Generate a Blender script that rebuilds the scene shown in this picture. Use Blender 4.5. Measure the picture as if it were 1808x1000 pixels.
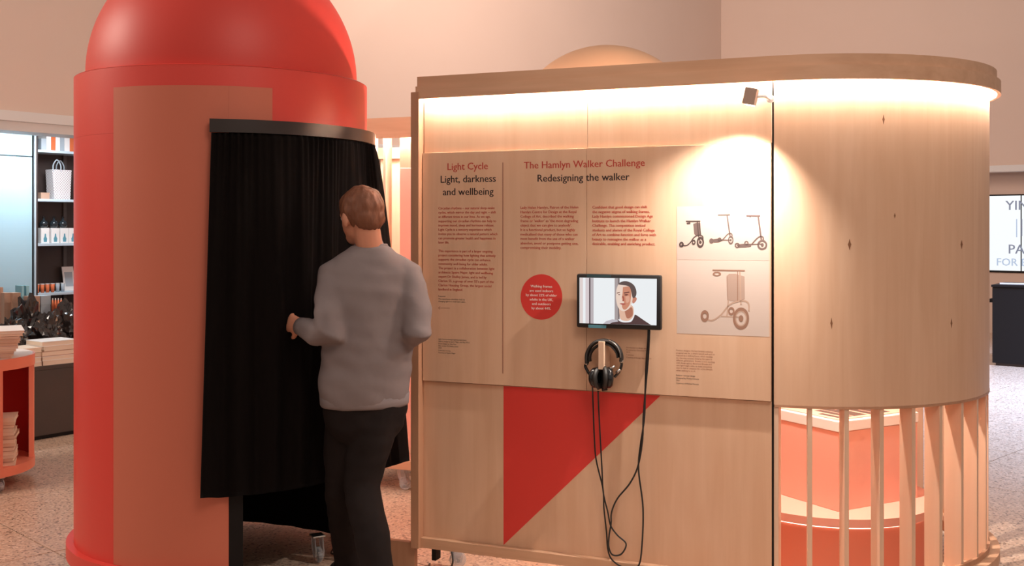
import bpy, bmesh, math, random
from mathutils import Vector, Matrix, noise
random.seed(7)
for o in list(bpy.data.objects): bpy.data.objects.remove(o)
scene = bpy.context.scene
col = scene.collection
R = math.radians

# ------------------------------------------------------------------ camera
F = 1900.0; CX = 904.0; HY = 402.0; CZ = 1.55
cd = bpy.data.cameras.new('camera'); cam = bpy.data.objects.new('camera', cd); col.objects.link(cam)
cam.location = (0, 0, CZ); cam.rotation_euler = (R(90), 0, 0)
cd.sensor_width = 36; cd.lens = 36 * F / 1808; cd.shift_y = -(500 - HY) / 1808
scene.camera = cam
# ------------------------------------------------------------------ light
scene.view_settings.view_transform = 'Standard'; scene.view_settings.look = 'None'
scene.view_settings.gamma = 1; scene.view_settings.use_curve_mapping = False
scene.view_settings.exposure = 0.4
w = bpy.data.worlds.new('world'); scene.world = w; w.use_nodes = True
w.node_tree.nodes['Background'].inputs[0].default_value = (1.0, 0.80, 0.68, 1)
w.node_tree.nodes['Background'].inputs[1].default_value = 0.30
def area(name, loc, target, size, energy, color, sy=None):
    l = bpy.data.lights.new(name, 'AREA'); l.energy = energy; l.color = color; l.size = size
    if sy: l.shape = 'RECTANGLE'; l.size_y = sy
    o = bpy.data.objects.new(name, l); col.objects.link(o); o.location = loc
    o.rotation_euler = (Vector(target) - Vector(loc)).to_track_quat('-Z', 'Y').to_euler()
    return o
area('fill_front', (1.2, 0.8, 4.6), (0.4, 5.0, 0.8), 1.8, 50, (1.0, 0.83, 0.71))  # unseen area fill, added to brighten the room from the front
area('fill_left', (-5.6, 4.6, 4.0), (-2.6, 6.0, 0.8), 1.4, 110, (1.0, 0.82, 0.70))  # added fill out of view, lifts the left edge of the booth
bk = area('fill_back', (0.6, 8.6, 6.4), (0.9, 14.0, 3.4), 3.2, 165, (1.0, 0.78, 0.66))  # unseen fill added to light the far walls evenly
bk.data.spread = R(130)
sk = area('skylight_right', (6.4, 9.0, 5.0), (6.0, 9.2, 0), 2.0, 400, (0.42, 0.62, 1.0)); sk.data.spread = R(95)
area('shop_light', (-3.75, 8.75, 2.36), (-4.2, 9.0, 0.3), 0.6, 34, (0.84, 0.93, 1.0))

# ------------------------------------------------------------------ helpers: materials
def mat(name, c, rough=0.6, metal=0, emit=None, estr=0, spec=None, alpha=None, trans=0, coat=0):
    m = bpy.data.materials.new(name); m.use_nodes = True
    b = m.node_tree.nodes['Principled BSDF']
    b.inputs['Base Color'].default_value = (*c, 1); b.inputs['Roughness'].default_value = rough
    b.inputs['Metallic'].default_value = metal
    if emit: b.inputs['Emission Color'].default_value = (*emit, 1); b.inputs['Emission Strength'].default_value = estr
    if spec is not None: b.inputs['Specular IOR Level'].default_value = spec
    if trans: b.inputs['Transmission Weight'].default_value = trans
    if coat: b.inputs['Coat Weight'].default_value = coat
    return m
def nodes(m): return m.node_tree.nodes, m.node_tree.links, m.node_tree.nodes['Principled BSDF']
def speck(m, scale, amt, c2, detail=4, bump=0.0, stretch=(1, 1, 1), lo=0.35, hi=0.65):
    """mix the material's own colour with c2 through a noise in object space"""
    n, l, b = nodes(m)
    tc = n.new('ShaderNodeTexCoord'); mp = n.new('ShaderNodeMapping'); mp.inputs['Scale'].default_value = stretch
    nz = n.new('ShaderNodeTexNoise'); nz.inputs['Scale'].default_value = scale; nz.inputs['Detail'].default_value = detail
    rp = n.new('ShaderNodeValToRGB'); rp.color_ramp.elements[0].position = lo; rp.color_ramp.elements[1].position = hi
    c1 = b.inputs['Base Color'].default_value[:]
    rp.color_ramp.elements[0].color = c1
    rp.color_ramp.elements[1].color = tuple(c1[i] * (1 - amt) + c2[i] * amt for i in range(3)) + (1,)
    l.new(tc.outputs['Object'], mp.inputs[0]); l.new(mp.outputs[0], nz.inputs[0]); l.new(nz.outputs[0], rp.inputs[0])
    l.new(rp.outputs[0], b.inputs['Base Color'])
    if bump:
        bp = n.new('ShaderNodeBump'); bp.inputs['Strength'].default_value = bump; bp.inputs['Distance'].default_value = 0.01
        l.new(nz.outputs[0], bp.inputs['Height']); l.new(bp.outputs[0], b.inputs['Normal'])
    return m
def wood(name, ca, cb, knots=True, horizontal=False):
    m = mat(name, ca, 0.5); n, l, b = nodes(m)
    tc = n.new('ShaderNodeTexCoord'); mp = n.new('ShaderNodeMapping')
    mp.inputs['Scale'].default_value = (0.7, 11, 11) if horizontal else (11, 11, 0.7)
    nz = n.new('ShaderNodeTexNoise'); nz.inputs['Scale'].default_value = 2.4; nz.inputs['Detail'].default_value = 7
    nz.inputs['Distortion'].default_value = 0.6
    mp2 = n.new('ShaderNodeMapping'); mp2.inputs['Scale'].default_value = (0.6, 3, 3) if horizontal else (3, 3, 0.6)
    n2 = n.new('ShaderNodeTexNoise'); n2.inputs['Scale'].default_value = 1.7; n2.inputs['Detail'].default_value = 3; n2.inputs['Distortion'].default_value = 1.5
    mx = n.new('ShaderNodeMath'); mx.operation = 'ADD'
    rp = n.new('ShaderNodeValToRGB'); rp.color_ramp.elements[0].position = 0.78; rp.color_ramp.elements[1].position = 1.25
    dv = n.new('ShaderNodeMath'); dv.operation = 'MULTIPLY'; dv.inputs[1].default_value = 1.0
    rp.color_ramp.elements[0].color = (*ca, 1); rp.color_ramp.elements[1].color = (*cb, 1)
    hf = n.new('ShaderNodeMath'); hf.operation = 'MULTIPLY'; hf.inputs[1].default_value = 0.5
    rp.color_ramp.elements[0].position = 0.36; rp.color_ramp.elements[1].position = 0.66
    l.new(tc.outputs['Object'], mp.inputs[0]); l.new(mp.outputs[0], nz.inputs[0])
    l.new(tc.outputs['Object'], mp2.inputs[0]); l.new(mp2.outputs[0], n2.inputs[0])
    l.new(nz.outputs[0], mx.inputs[0]); l.new(n2.outputs[0], mx.inputs[1]); l.new(mx.outputs[0], hf.inputs[0]); l.new(hf.outputs[0], rp.inputs[0])
    out = rp.outputs[0]
    if knots:
        mp3 = n.new('ShaderNodeMapping'); mp3.inputs['Scale'].default_value = (3.4, 3.4, 1.3)
        vo = n.new('ShaderNodeTexVoronoi'); vo.inputs['Scale'].default_value = 1.15
        r3 = n.new('ShaderNodeValToRGB'); r3.color_ramp.elements[0].position = 0.025; r3.color_ramp.elements[1].position = 0.06
        r3.color_ramp.elements[0].color = (0.25, 0.10, 0.04, 1); r3.color_ramp.elements[1].color = (1, 1, 1, 1)
        mm = n.new('ShaderNodeMix'); mm.data_type = 'RGBA'; mm.blend_type = 'MULTIPLY'; mm.inputs[0].default_value = 1
        l.new(tc.outputs['Object'], mp3.inputs[0]); l.new(mp3.outputs[0], vo.inputs[0]); l.new(vo.outputs['Distance'], r3.inputs[0])
        l.new(out, mm.inputs[6]); l.new(r3.outputs[0], mm.inputs[7]); out = mm.outputs[2]
    l.new(out, b.inputs['Base Color'])
    return m
def terrazzo(name):
    m = mat(name, (0.5, 0.4, 0.33), 0.32); n, l, b = nodes(m)
    ge = n.new('ShaderNodeNewGeometry'); vo = n.new('ShaderNodeTexVoronoi'); vo.inputs['Scale'].default_value = 95
    rp = n.new('ShaderNodeValToRGB'); rp.color_ramp.interpolation = 'CONSTANT'
    cs = [(0.0, (0.20, 0.12, 0.08)), (0.08, (0.58, 0.40, 0.29)), (0.45, (0.66, 0.48, 0.36)), (0.72, (0.50, 0.34, 0.25)), (0.88, (0.74, 0.57, 0.45)), (0.96, (0.34, 0.22, 0.16))]
    e = rp.color_ramp.elements
    e[0].position = 0; e[0].color = (*cs[0][1], 1); e[1].position = cs[1][0]; e[1].color = (*cs[1][1], 1)
    for p, c in cs[2:]:
        x = e.new(p); x.color = (*c, 1)
    sx = n.new('ShaderNodeSeparateColor')
    nz = n.new('ShaderNodeTexNoise'); nz.inputs['Scale'].default_value = 1.6
    mr = n.new('ShaderNodeMapRange'); mr.inputs[3].default_value = 0.85; mr.inputs[4].default_value = 1.1
    mm = n.new('ShaderNodeMix'); mm.data_type = 'RGBA'; mm.blend_type = 'MULTIPLY'; mm.inputs[0].default_value = 1
    l.new(ge.outputs['Position'], vo.inputs[0]); l.new(vo.outputs['Color'], sx.inputs[0]); l.new(sx.outputs[0], rp.inputs[0])
    l.new(ge.outputs['Position'], nz.inputs[0]); l.new(nz.outputs[0], mr.inputs[0])
    l.new(rp.outputs[0], mm.inputs[6]); l.new(mr.outputs[0], mm.inputs[7]); l.new(mm.outputs[2], b.inputs['Base Color'])
    return m
M = {}
M['ply'] = wood('birch_plywood', (0.76, 0.495, 0.335), (0.69, 0.42, 0.268), False)
M['ply_edge'] = wood('plywood_edge', (0.54, 0.29, 0.175), (0.44, 0.225, 0.13), False)
M['ply_rail'] = wood('plywood_rail', (0.68, 0.41, 0.26), (0.57, 0.325, 0.195), False, True)
M['ply_pale'] = wood('plywood_pale', (0.80, 0.56, 0.41), (0.73, 0.48, 0.33), False)
M['floor'] = terrazzo('terrazzo'); M['grout'] = mat('grout', (0.20, 0.14, 0.11), 0.8)
M['wall'] = speck(mat('wall_paint', (0.70, 0.55, 0.47), 0.85), 1.2, 0.25, (0.66, 0.51, 0.43))
M['trim'] = mat('trim_paint', (0.72, 0.70, 0.69), 0.5)
M['red'] = speck(mat('red_paint', (0.72, 0.062, 0.045), 0.40), 2.0, 0.2, (0.66, 0.052, 0.038))
M['red_flat'] = mat('red_vinyl', (0.74, 0.045, 0.035), 0.45)
M['salmon'] = speck(mat('salmon_paint', (0.60, 0.16, 0.095), 0.6), 1.5, 0.2, (0.56, 0.15, 0.085))
M['coral'] = mat('coral_paint', (0.80, 0.25, 0.16), 0.5); M['coral_light'] = mat('coral_light_paint', (0.86, 0.43, 0.335), 0.55)
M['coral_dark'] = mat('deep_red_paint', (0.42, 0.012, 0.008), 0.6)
M['peach'] = mat('peach_paint', (0.86, 0.50, 0.30), 0.6)
M['black'] = mat('black_paint', (0.010, 0.008, 0.008), 0.6, spec=0.2)
M['liner'] = mat('black_liner', (0.006, 0.004, 0.004), 0.9, spec=0.1)
M['curtain'] = speck(mat('black_curtain_cloth', (0.007, 0.004, 0.0035), 0.85, spec=0.22), 60, 0.3, (0.013, 0.007, 0.006), stretch=(1, 1, 0.2))
M['rail'] = mat('dark_bronze_rail', (0.026, 0.016, 0.014), 0.32)
M['led'] = mat('led_strip_glow', (1, 0.9, 0.8), 0.5, emit=(1.0, 0.88, 0.77), estr=120)
M['white'] = mat('white_card', (0.85, 0.82, 0.80), 0.6); M['cream'] = mat('cream_paper', (0.80, 0.66, 0.53), 0.8)
M['ink'] = mat('black_ink', (0.03, 0.015, 0.015), 0.7); M['ink_red'] = mat('red_ink', (0.50, 0.055, 0.035), 0.7)
M['ink_line'] = mat('brown_ink', (0.30, 0.10, 0.06), 0.7); M['ink_white'] = mat('white_ink', (0.95, 0.80, 0.74), 0.7)
M['plastic'] = mat('black_plastic', (0.015, 0.014, 0.015), 0.35); M['gloss'] = mat('gloss_black', (0.012, 0.012, 0.014), 0.15)
M['foam'] = mat('black_leatherette', (0.02, 0.017, 0.016), 0.5); M['steel'] = mat('brushed_steel', (0.6, 0.58, 0.56), 0.3, 1)
M['sticker'] = mat('blue_sticker', (0.10, 0.30, 0.38), 0.6)
M['spot'] = mat('spot_lamp_casing', (0.42, 0.29, 0.23), 0.5)
M['caster'] = mat('clear_caster_plastic', (0.85, 0.88, 0.92), 0.12, trans=0.75); M['tyre'] = mat('grey_tyre', (0.35, 0.33, 0.33), 0.5)
M['sweater'] = speck(mat('grey_sweater_knit', (0.24, 0.20, 0.20), 0.95, spec=0.1), 9, 0.35, (0.19, 0.155, 0.16), bump=0.25)
M['trousers'] = speck(mat('charcoal_trousers', (0.013, 0.009, 0.0085), 0.9, spec=0.15), 8, 0.4, (0.02, 0.014, 0.013), bump=0.3)
M['skin'] = mat('skin', (0.62, 0.27, 0.17), 0.5); nodes(M['skin'])[2].inputs['Subsurface Weight'].default_value = 0.08
M['hair'] = speck(mat('brown_hair', (0.16, 0.055, 0.026), 0.6), 40, 0.6, (0.26, 0.10, 0.05), stretch=(1, 1, 0.25), bump=0.6)
M['shoe'] = mat('dark_shoe_leather', (0.03, 0.02, 0.018), 0.5)
M['blue'] = speck(mat('pale_blue_panel', (0.40, 0.60, 0.70), 0.4), 2, 0.2, (0.45, 0.66, 0.75))
M['shelfdark'] = mat('dark_brown_shelving', (0.045, 0.028, 0.024), 0.5); M['shelfedge'] = mat('pale_shelf_board', (0.55, 0.66, 0.74), 0.4)
M['tabledark'] = speck(mat('dark_table_front', (0.052, 0.036, 0.03), 0.6), 3, 0.3, (0.075, 0.05, 0.042))
M['tan'] = mat('tan_carton', (0.50, 0.30, 0.21), 0.7); M['tealbox'] = mat('teal_acrylic', (0.28, 0.50, 0.55), 0.25)
M['orange'] = mat('orange_cover', (0.72, 0.16, 0.05), 0.6); M['bluegrey'] = mat('blue_grey_cover', (0.40, 0.45, 0.50), 0.6)
M['foil'] = mat('glossy_black_film', (0.025, 0.018, 0.017), 0.16, coat=0.5)
M['glassdark'] = mat('smoked_glass', (0.02, 0.025, 0.03), 0.08)
M['photo'] = mat('photo_print_grey', (0.60, 0.46, 0.40), 0.6); M['photo2'] = mat('photo_print_pale', (0.64, 0.51, 0.445), 0.6)
M['print_dark'] = mat('print_dark', (0.07, 0.042, 0.038), 0.7); M['print_mid'] = mat('print_mid', (0.14, 0.09, 0.08), 0.7)
M['print_tan'] = mat('print_tan', (0.32, 0.17, 0.115), 0.7); M['print_shade'] = mat('print_shade', (.45, .31, .25), .7); M['print_cream'] = mat('print_cream', (0.50, 0.33, 0.25), 0.7)
def emis(name, c, s=1.0): return mat(name, (0, 0, 0), 0.3, emit=c, estr=s * .76)

# ------------------------------------------------------------------ helpers: objects
def link(name, me, m=None, parent=None, smooth=False):
    o = bpy.data.objects.new(name, me); col.objects.link(o)
    if m is not None and not me.materials: me.materials.append(m)
    if parent: o.parent = parent
    if smooth:
        for p in me.polygons: p.use_smooth = True
    return o
def tag(o, label=None, cat=None, group=None, kind=None):
    if label: o['label'] = label
    if cat: o['category'] = cat
    if group: o['group'] = group
    if kind: o['kind'] = kind
    return o
def empty(name, loc=(0, 0, 0), rz=0, label=None, cat=None, group=None, kind=None):
    o = bpy.data.objects.new(name, None); col.objects.link(o); o.location = loc; o.rotation_euler = (0, 0, rz); o.empty_display_size = 0.1
    return tag(o, label, cat, group, kind)
class MB:
    def __init__(s): s.bm = bmesh.new()
    def box(s, x0, x1, y0, y1, z0, z1, bev=0, mtx=None):
        r = bmesh.ops.create_cube(s.bm, size=1); vs = r['verts']
        for v in vs: v.co = Vector((x0 + (v.co.x + .5) * (x1 - x0), y0 + (v.co.y + .5) * (y1 - y0), z0 + (v.co.z + .5) * (z1 - z0)))
        if bev:
            es = list({e for v in vs for e in v.link_edges})
            g = bmesh.ops.bevel(s.bm, geom=es, offset=bev, segments=2, affect='EDGES', profile=0.5)
            vs = list({v for v in g['verts']} | {v for v in vs if v.is_valid})
        if mtx is not None:
            for v in vs: v.co = mtx @ v.co
        return s
    def poly(s, pts, h=None):
        vs = [s.bm.verts.new(p) for p in pts]; f = s.bm.faces.new(vs)
        if h is not None:
            g = bmesh.ops.extrude_face_region(s.bm, geom=[f]); d = Vector(h)
            for e in g['geom']:
                if isinstance(e, bmesh.types.BMVert): e.co += d
        return s
    def tube(s, pts, r, n=8, caps=True, ax=None):
        """swept tube; r a number or a list of radii (number or (ra, rb)); ax fixes the direction of ra"""
        P = [Vector(p) for p in pts]; N = len(P); rings = []; up = None
        for i, p in enumerate(P):
            t = (P[min(i + 1, N - 1)] - P[max(i - 1, 0)]).normalized()
            if ax is not None: a = Vector(ax); a = (a - t * a.dot(t)).normalized()
            elif up is None:
                a = t.orthogonal().normalized()
            else: a = (up - t * up.dot(t)).normalized()
            up = a; b = t.cross(a)
            rr = r[i] if isinstance(r, (list, tuple)) else r
            ra, rb = rr if isinstance(rr, (list, tuple)) else (rr, rr)
            rings.append([s.bm.verts.new(p + a * ra * math.cos(k * 2 * math.pi / n) + b * rb * math.sin(k * 2 * math.pi / n)) for k in range(n)])
        for i in range(N - 1):
            for k in range(n): s.bm.faces.new((rings[i][k], rings[i][(k + 1) % n], rings[i + 1][(k + 1) % n], rings[i + 1][k]))
        if caps: s.bm.faces.new(rings[0][::-1]); s.bm.faces.new(rings[-1])
        return s
    def lathe(s, prof, c=(0, 0, 0), n=48, mtx=None, a0=0, a1=2 * math.pi):
        full = abs(a1 - a0 - 2 * math.pi) < 1e-6; k = n if full else n + 1
        rings = []
        for i in range(k):
            a = a0 + (a1 - a0) * i / n
            q = [Vector((c[0] + r * math.cos(a), c[1] + r * math.sin(a), c[2] + z)) for r, z in prof]
            if mtx is not None: q = [mtx @ v for v in q]
            rings.append([s.bm.verts.new(v) for v in q])
        for i in range(n):
            A = rings[i]; B = rings[(i + 1) % k]
            for j in range(len(prof) - 1): s.bm.faces.new((A[j], B[j], B[j + 1], A[j + 1]))
        bmesh.ops.remove_doubles(s.bm, verts=s.bm.verts, dist=1e-5)
        return s
    def arc(s, r0, r1, a0, a1, z0, z1, c=(0, 0), n=32):
        """curved wall segment between two radii"""
        L = []
        for i in range(n + 1):
            a = a0 + (a1 - a0) * i / n; ca, sa = math.cos(a), math.sin(a)
            L.append([s.bm.verts.new((c[0] + r * ca, c[1] + r * sa, z)) for r, z in ((r0, z0), (r1, z0), (r1, z1), (r0, z1))])
        full = abs(abs(a1 - a0) - 2 * math.pi) < 1e-6
        for i in range(n):
            for j in range(4): s.bm.faces.new((L[i][j], L[i + 1][j], L[i + 1][(j + 1) % 4], L[i][(j + 1) % 4]))
        if not full: s.bm.faces.new(L[0]); s.bm.faces.new(L[-1][::-1])
        else: bmesh.ops.remove_doubles(s.bm, verts=s.bm.verts, dist=1e-5)
        return s
    def ball(s, c, r, mtx=None, n=20):
        g = bmesh.ops.create_uvsphere(s.bm, u_segments=n, v_segments=max(8, n // 2), radius=1)
        rx, ry, rz = r if isinstance(r, (list, tuple)) else (r, r, r)
        for v in g['verts']:
            p = Vector((v.co.x * rx, v.co.y * ry, v.co.z * rz))
            if mtx is not None: p = mtx @ p
            v.co = p + Vector(c)
        return s
    def mesh(s, name):
        bmesh.ops.recalc_face_normals(s.bm, faces=s.bm.faces)
        me = bpy.data.meshes.new(name); s.bm.to_mesh(me); s.bm.free(); return me
    def build(s, name, m, parent=None, smooth=False, auto=False):
        o = link(name, s.mesh(name), m, parent, smooth or auto)
        if auto:
            md = o.modifiers.new('edges', 'EDGE_SPLIT'); md.split_angle = R(40)
        return o
def bake(o, mods):
    """apply a list of modifiers through the depsgraph"""
    for kind, kw in mods:
        md = o.modifiers.new(kind.lower(), kind)
        for k, v in kw.items(): setattr(md, k, v)
    dg = bpy.context.evaluated_depsgraph_get(); me = bpy.data.meshes.new_from_object(o.evaluated_get(dg))
    old = o.data; o.modifiers.clear(); mats = list(old.materials); o.data = me
    if not me.materials:
        for m in mats: me.materials.append(m)
    for p in me.polygons: p.use_smooth = True
    return o
def displace(o, fn):
    me = o.data; cn = [(v.co.copy(), v.normal.copy()) for v in me.vertices]
    flat = []
    for c, n_ in cn: flat.extend(c + n_ * fn(c))
    me.vertices.foreach_set('co', flat); me.update()
def copy_tree(o, parent=None):
    c = o.copy(); col.objects.link(c); c.parent = parent
    for ch in list(o.children): copy_tree(ch, c)
    return c
def spline(pts, k=8):
    """Catmull-Rom through the points"""
    P = [Vector(p) for p in pts]; out = []
    for i in range(len(P) - 1):
        a, b, c, d = P[max(i - 1, 0)], P[i], P[i + 1], P[min(i + 2, len(P) - 1)]
        for j in range(k):
            t = j / k
            out.append(0.5 * ((2 * b) + (c - a) * t + (2 * a - 5 * b + 4 * c - d) * t * t + (3 * b - a - 3 * c + d) * t ** 3))
    return out + [P[-1]]
def W(px, py, Y): return Vector(((px - CX) / F * Y, Y, CZ - (py - HY) / F * Y))
class Frame:
    """a vertical frame: local x along the wall, local y into it, z up"""
    def __init__(s, o, ang): s.o = Vector((o[0], o[1])); s.a = ang; s.u = Vector((math.cos(ang), math.sin(ang))); s.n = Vector((-math.sin(ang), math.cos(ang)))
    def hit(s, px, py, y=0.0):
        d = Vector(((px - CX) / F, 1.0)); p = s.o + s.n * y
        Y = p.dot(s.n) / d.dot(s.n); q = d * Y
        return (q - s.o).dot(s.u), CZ - (py - HY) / F * Y
    def loc(s, X, Y): q = Vector((X, Y)) - s.o; return q.dot(s.u), q.dot(s.n)
    def world(s, x, y, z=0): q = s.o + s.u * x + s.n * y; return Vector((q.x, q.y, z))
    def root(s, name, **k): return empty(name, (s.o.x, s.o.y, 0), s.a, **k)

# ================================================================== THE SETTING
floor = MB().box(-12, 14, -3, 24, -0.10, -0.006).build('floor', M['grout']); tag(floor, kind='structure')
tile_me = None; ta = R(45); SP, SQ = 1.117, 1.194
ex, ey = Vector((math.cos(ta), -math.sin(ta))), Vector((math.cos(ta), math.sin(ta)))   # along b, along a
for i in range(-6, 18):
    for j in range(-16, 8):
        p0 = 2.09 + SP * (i + .5); q0 = -6.38 + SQ * (j + .5)
        X = (p0 + q0) / math.sqrt(2); Y = (p0 - q0) / math.sqrt(2)
        if Y < 2.6 or Y > 19 or abs(X) > 0.56 * Y + 1.0: continue
        if tile_me is None:
            tile_me = MB().box(-SP / 2 + .003, SP / 2 - .003, -SQ / 2 + .003, SQ / 2 - .003, -0.03, 0.0, bev=0.0015).mesh('floor_tile')
        t = link('floor_tile', tile_me, M['floor'], floor); t.location = (X, Y, 0); t.rotation_euler.z = ta
        # tile local x runs with p (X+Y), local y with -q
LW = Frame((-3.81, 8.0), math.atan2(0.807, 0.59))       # left wall, receding to the corner
RW = Frame((3.49, 18.0), math.atan2(-0.59, 0.807))      # right wall, coming back from the corner
SOF = 2.38
Lc = LW.loc(3.49, 18.0)[0]
o = LW.root('wall_left', kind='structure'); MB().box(-6, Lc, 0, 0.25, SOF, 7.0).build('bulkhead', M['wall'], o)
o = RW.root('wall_right', kind='structure'); MB().box(0, 11, 0, 0.25, SOF, 7.0).build('bulkhead', M['wall'], o)
o = LW.root('trim_1', kind='structure')
MB().box(-6, Lc, -0.03, 0.25, SOF - 0.03, SOF + 0.045).build('moulding', M['trim'], o); MB().box(-6, Lc, 0.02, 0.3, SOF - 0.10, SOF - 0.03).build('soffit_band', M['trim'], o)
o = RW.root('trim_2', kind='structure'); MB().box(0, 11, -0.05, 0.25, SOF - 0.03, SOF + 0.06).build('moulding', M['trim'], o)
o = LW.root('wall_shop', kind='structure')
MB().box(-5, Lc, 1.62, 1.75, 0, SOF + 0.5).build('plaster', M['wall'], o)
# pale blue wall panels of the alcove, split at the joint
bx1, bz = LW.hit(57, 277, .93)
bp = LW.root('wall_alcove', kind='structure')
MB().box(-3.2, bx1, .93, .97, 0, bz - .004, bev=.004).build('panel', M['blue'], bp)
MB().box(-3.2, bx1, .93, .97, bz + .004, SOF + .3, bev=.004).build('panel', M['blue'], bp)
o = LW.root('ceiling_alcove', kind='structure'); MB().box(-5, Lc, 0.25, 1.75, SOF + .02, SOF + .08).build('board', M['trim'], o)
o = RW.root('wall_recess', kind='structure'); MB().box(0, 11, 0.35, 0.5, 0, SOF + 0.3).build('plaster', M['wall'], o)

# ================================================================== MAIN DISPLAY UNIT
U = Frame((-0.397, 4.84), math.atan2(-0.379, 0.925))
RAD = 0.805; XF = 1.545                       # curve radius, where the curve starts
CC = (XF, RAD)                                # curve centre in unit coordinates
unit = U.root('display_unit', label='long birch plywood exhibition display unit with rounded slatted end and lit top', cat='display unit')
Z0, Z1, ZS, ZT, ZL = 0.117, 0.162, 0.862, 1.884, 2.125     # rail bottom, rail top, lower seam, text-panel top, LED line
TP = 0.018                                    # text panel stands proud
xm = U.hit(1038, 300)[0]
def ca(deg): return R(-90 + deg)              # curve angle measured from the flat front
# flat front
MB().box(0, XF - .006, 0.0, 0.018, Z1, ZS - .002, bev=.001).build('lower_panel', M['ply'], unit)
tpl = MB().box(0.004, xm - .0008, -TP, 0.0, ZS + .002, ZT, bev=.0012).build('text_panel', M['ply'], unit)
tpr = MB().box(xm + .0008, XF - .006, -TP, 0.0, ZS + .002, ZT, bev=.0012).build('text_panel', M['ply'], unit)
MB().box(0.004, xm - .001, -.004, 0.014, ZT + .002, ZL + .06, bev=.001).build('upper_panel', M['ply'], unit)
MB().box(xm + .001, XF - .005, -.004, 0.014, ZT + .002, ZL + .06, bev=.001).build('upper_panel', M['ply'], unit)
MB().box(0, XF, 0.0185, 0.06, Z0, ZL + .06).build('backing_frame', M['ply_edge'], unit)
# curved end above the slats
MB().arc(RAD - .022, RAD, ca(.2), ca(180), ZS - .012, ZL + .06, CC, 64).build('curved_wall', M['ply'], unit, auto=True)
MB().arc(RAD - .084, RAD + .001, ca(0.3), ca(180), ZS - .022, ZS - .0125, CC, 64).build('curved_rim', M['ply_edge'], unit, auto=True)
MB().box(XF - .0045, XF + .002, .004, .018, Z1, ZL).build('seam_shade', M['black'], unit)  # black filler added to paint the shade of the open seam
for kx, ky, kw, kh in ((1500, 432, 3.0, 10), (1560, 211, 2.2, 9), (1698, 432, 2.0, 8), (1468, 571, 2.0, 10), (1680, 571, 1.6, 9), (1580, 381, 1.6, 5)):
    # dark knots in the veneer of the curved sheet
    C2 = U.world(CC[0], CC[1]).xy
    def onc(px, py):
        d = Vector(((px - CX) / F, 1.0)).normalized(); t = d.dot(C2); r_ = RAD + .0006
        q = d * (t - math.sqrt(max(t * t - C2.length_squared + r_ * r_, 0))); lx, ly = U.loc(q.x, q.y)
        return (lx, ly, CZ - (py - HY) / F * q.y)
    MB().poly([onc(kx + kw * math.cos(a) * (1 - .75 * abs(math.sin(a)) ** .6), ky + kh * math.sin(a)) for a in [2 * math.pi * i / 20 for i in range(20)]]).build('knot', mat('knot_brown', (.24, .10, .045), .6), unit)
# back wall
MB().box(0.25, XF, 2 * RAD - .022, 2 * RAD, Z0, ZL + .06).build('back_panel', M['ply_pale'], unit)
# fascia: a lower band standing out, an upper band set back, both around the curve
def stadium(name, m, off0, off1, z0, z1, x0=-0.018, parent=unit, a1=180):
    b = MB(); P = []
    n = 48
    def pt(off):
        L = [Vector((x0, -off, 0))]
        for i in range(n + 1):
            a = ca(a1 * i / n); L.append(Vector((CC[0] + (RAD + off) * math.cos(a), CC[1] + (RAD + off) * math.sin(a), 0)))
        return L
    A, B = pt(off0), pt(off1); bm = b.bm; rows = []
    for p, q in zip(A, B):
        rows.append([bm.verts.new((p.x, p.y, z0)), bm.verts.new((q.x, q.y, z0)), bm.verts.new((q.x, q.y, z1)), bm.verts.new((p.x, p.y, z1))])
    for i in range(len(rows) - 1):
        for j in range(4): bm.faces.new((rows[i][j], rows[i + 1][j], rows[i + 1][(j + 1) % 4], rows[i][(j + 1) % 4]))
    bm.faces.new(rows[0]); bm.faces.new(rows[-1][::-1])
    return b.build(name, m, parent, auto=True)
stadium('fascia_band', M['ply_rail'], .030, .046, ZL, ZL + .055)
stadium('fascia_top', M['ply_rail'], -.02, .030, ZL + .056, ZL + .100)
stadium('led_strip', M['led'], .012, .029, ZL + .004, ZL + .012)
stadium('fascia_lid', M['ply_rail'], .001, .030, ZL + .02, ZL + .055)
# end post
MB().box(-.040, 0.0, -.05, .075, Z0, 2.155, bev=.002).build('end_post', M['ply_edge'], unit)
# base: bottom rail, curved base, foot board
MB().box(0, XF, -.030, 0.018, Z0, Z1, bev=.002).build('bottom_rail', M['ply_rail'], unit)
for k in range(9):    # the base ring is made of short boards
    MB().arc(RAD - .10, RAD + .042, ca(k * 20 + .15), ca(k * 20 + 19.85), Z0, Z1, CC, 8).build('base_board', M['ply_rail'], unit, auto=True)
MB().arc(RAD - .012, RAD + .002, ca(0), ca(180), Z1, Z1 + .022, CC, 48).build('base_lip', M['ply_edge'], unit, auto=True)
# slats, every ten degrees around the curve
slat_me = MB().box(-.009, .009, -.080, -.004, Z1, ZS - .022, bev=.0012).mesh('slat')
for k in range(0, 18):
    a = ca(k * 10 + (0.8 if k == 0 else 0)); s = link('slat', slat_me, M['ply_pale'], unit)
    s.location = (CC[0] + RAD * math.cos(a), CC[1] + RAD * math.sin(a), 0); s.rotation_euler.z = a - R(90)
# small foot board left of the post
MB().box(-.22, -.041, -.01, .02, 0.0, .128, bev=.002).build('foot_board', M['ply_edge'], unit)
MB().box(.03, .05, .02, .07, .05, Z0).build('caster_block', M['black'], unit)
def hp(px, py, e=0.0): x, z = U.hit(px, py, -e); return Vector((x, -e, z))
# red triangle on the lower panel
MB().poly([hp(889, 682, .0006), hp(1166, 699, .0006), hp(889, 963, .0006)], (0, .0005, 0)).build('red_triangle', M['red_flat'], unit)
tag(bpy.data.objects['red_triangle'], 'flat red painted triangle')

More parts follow.
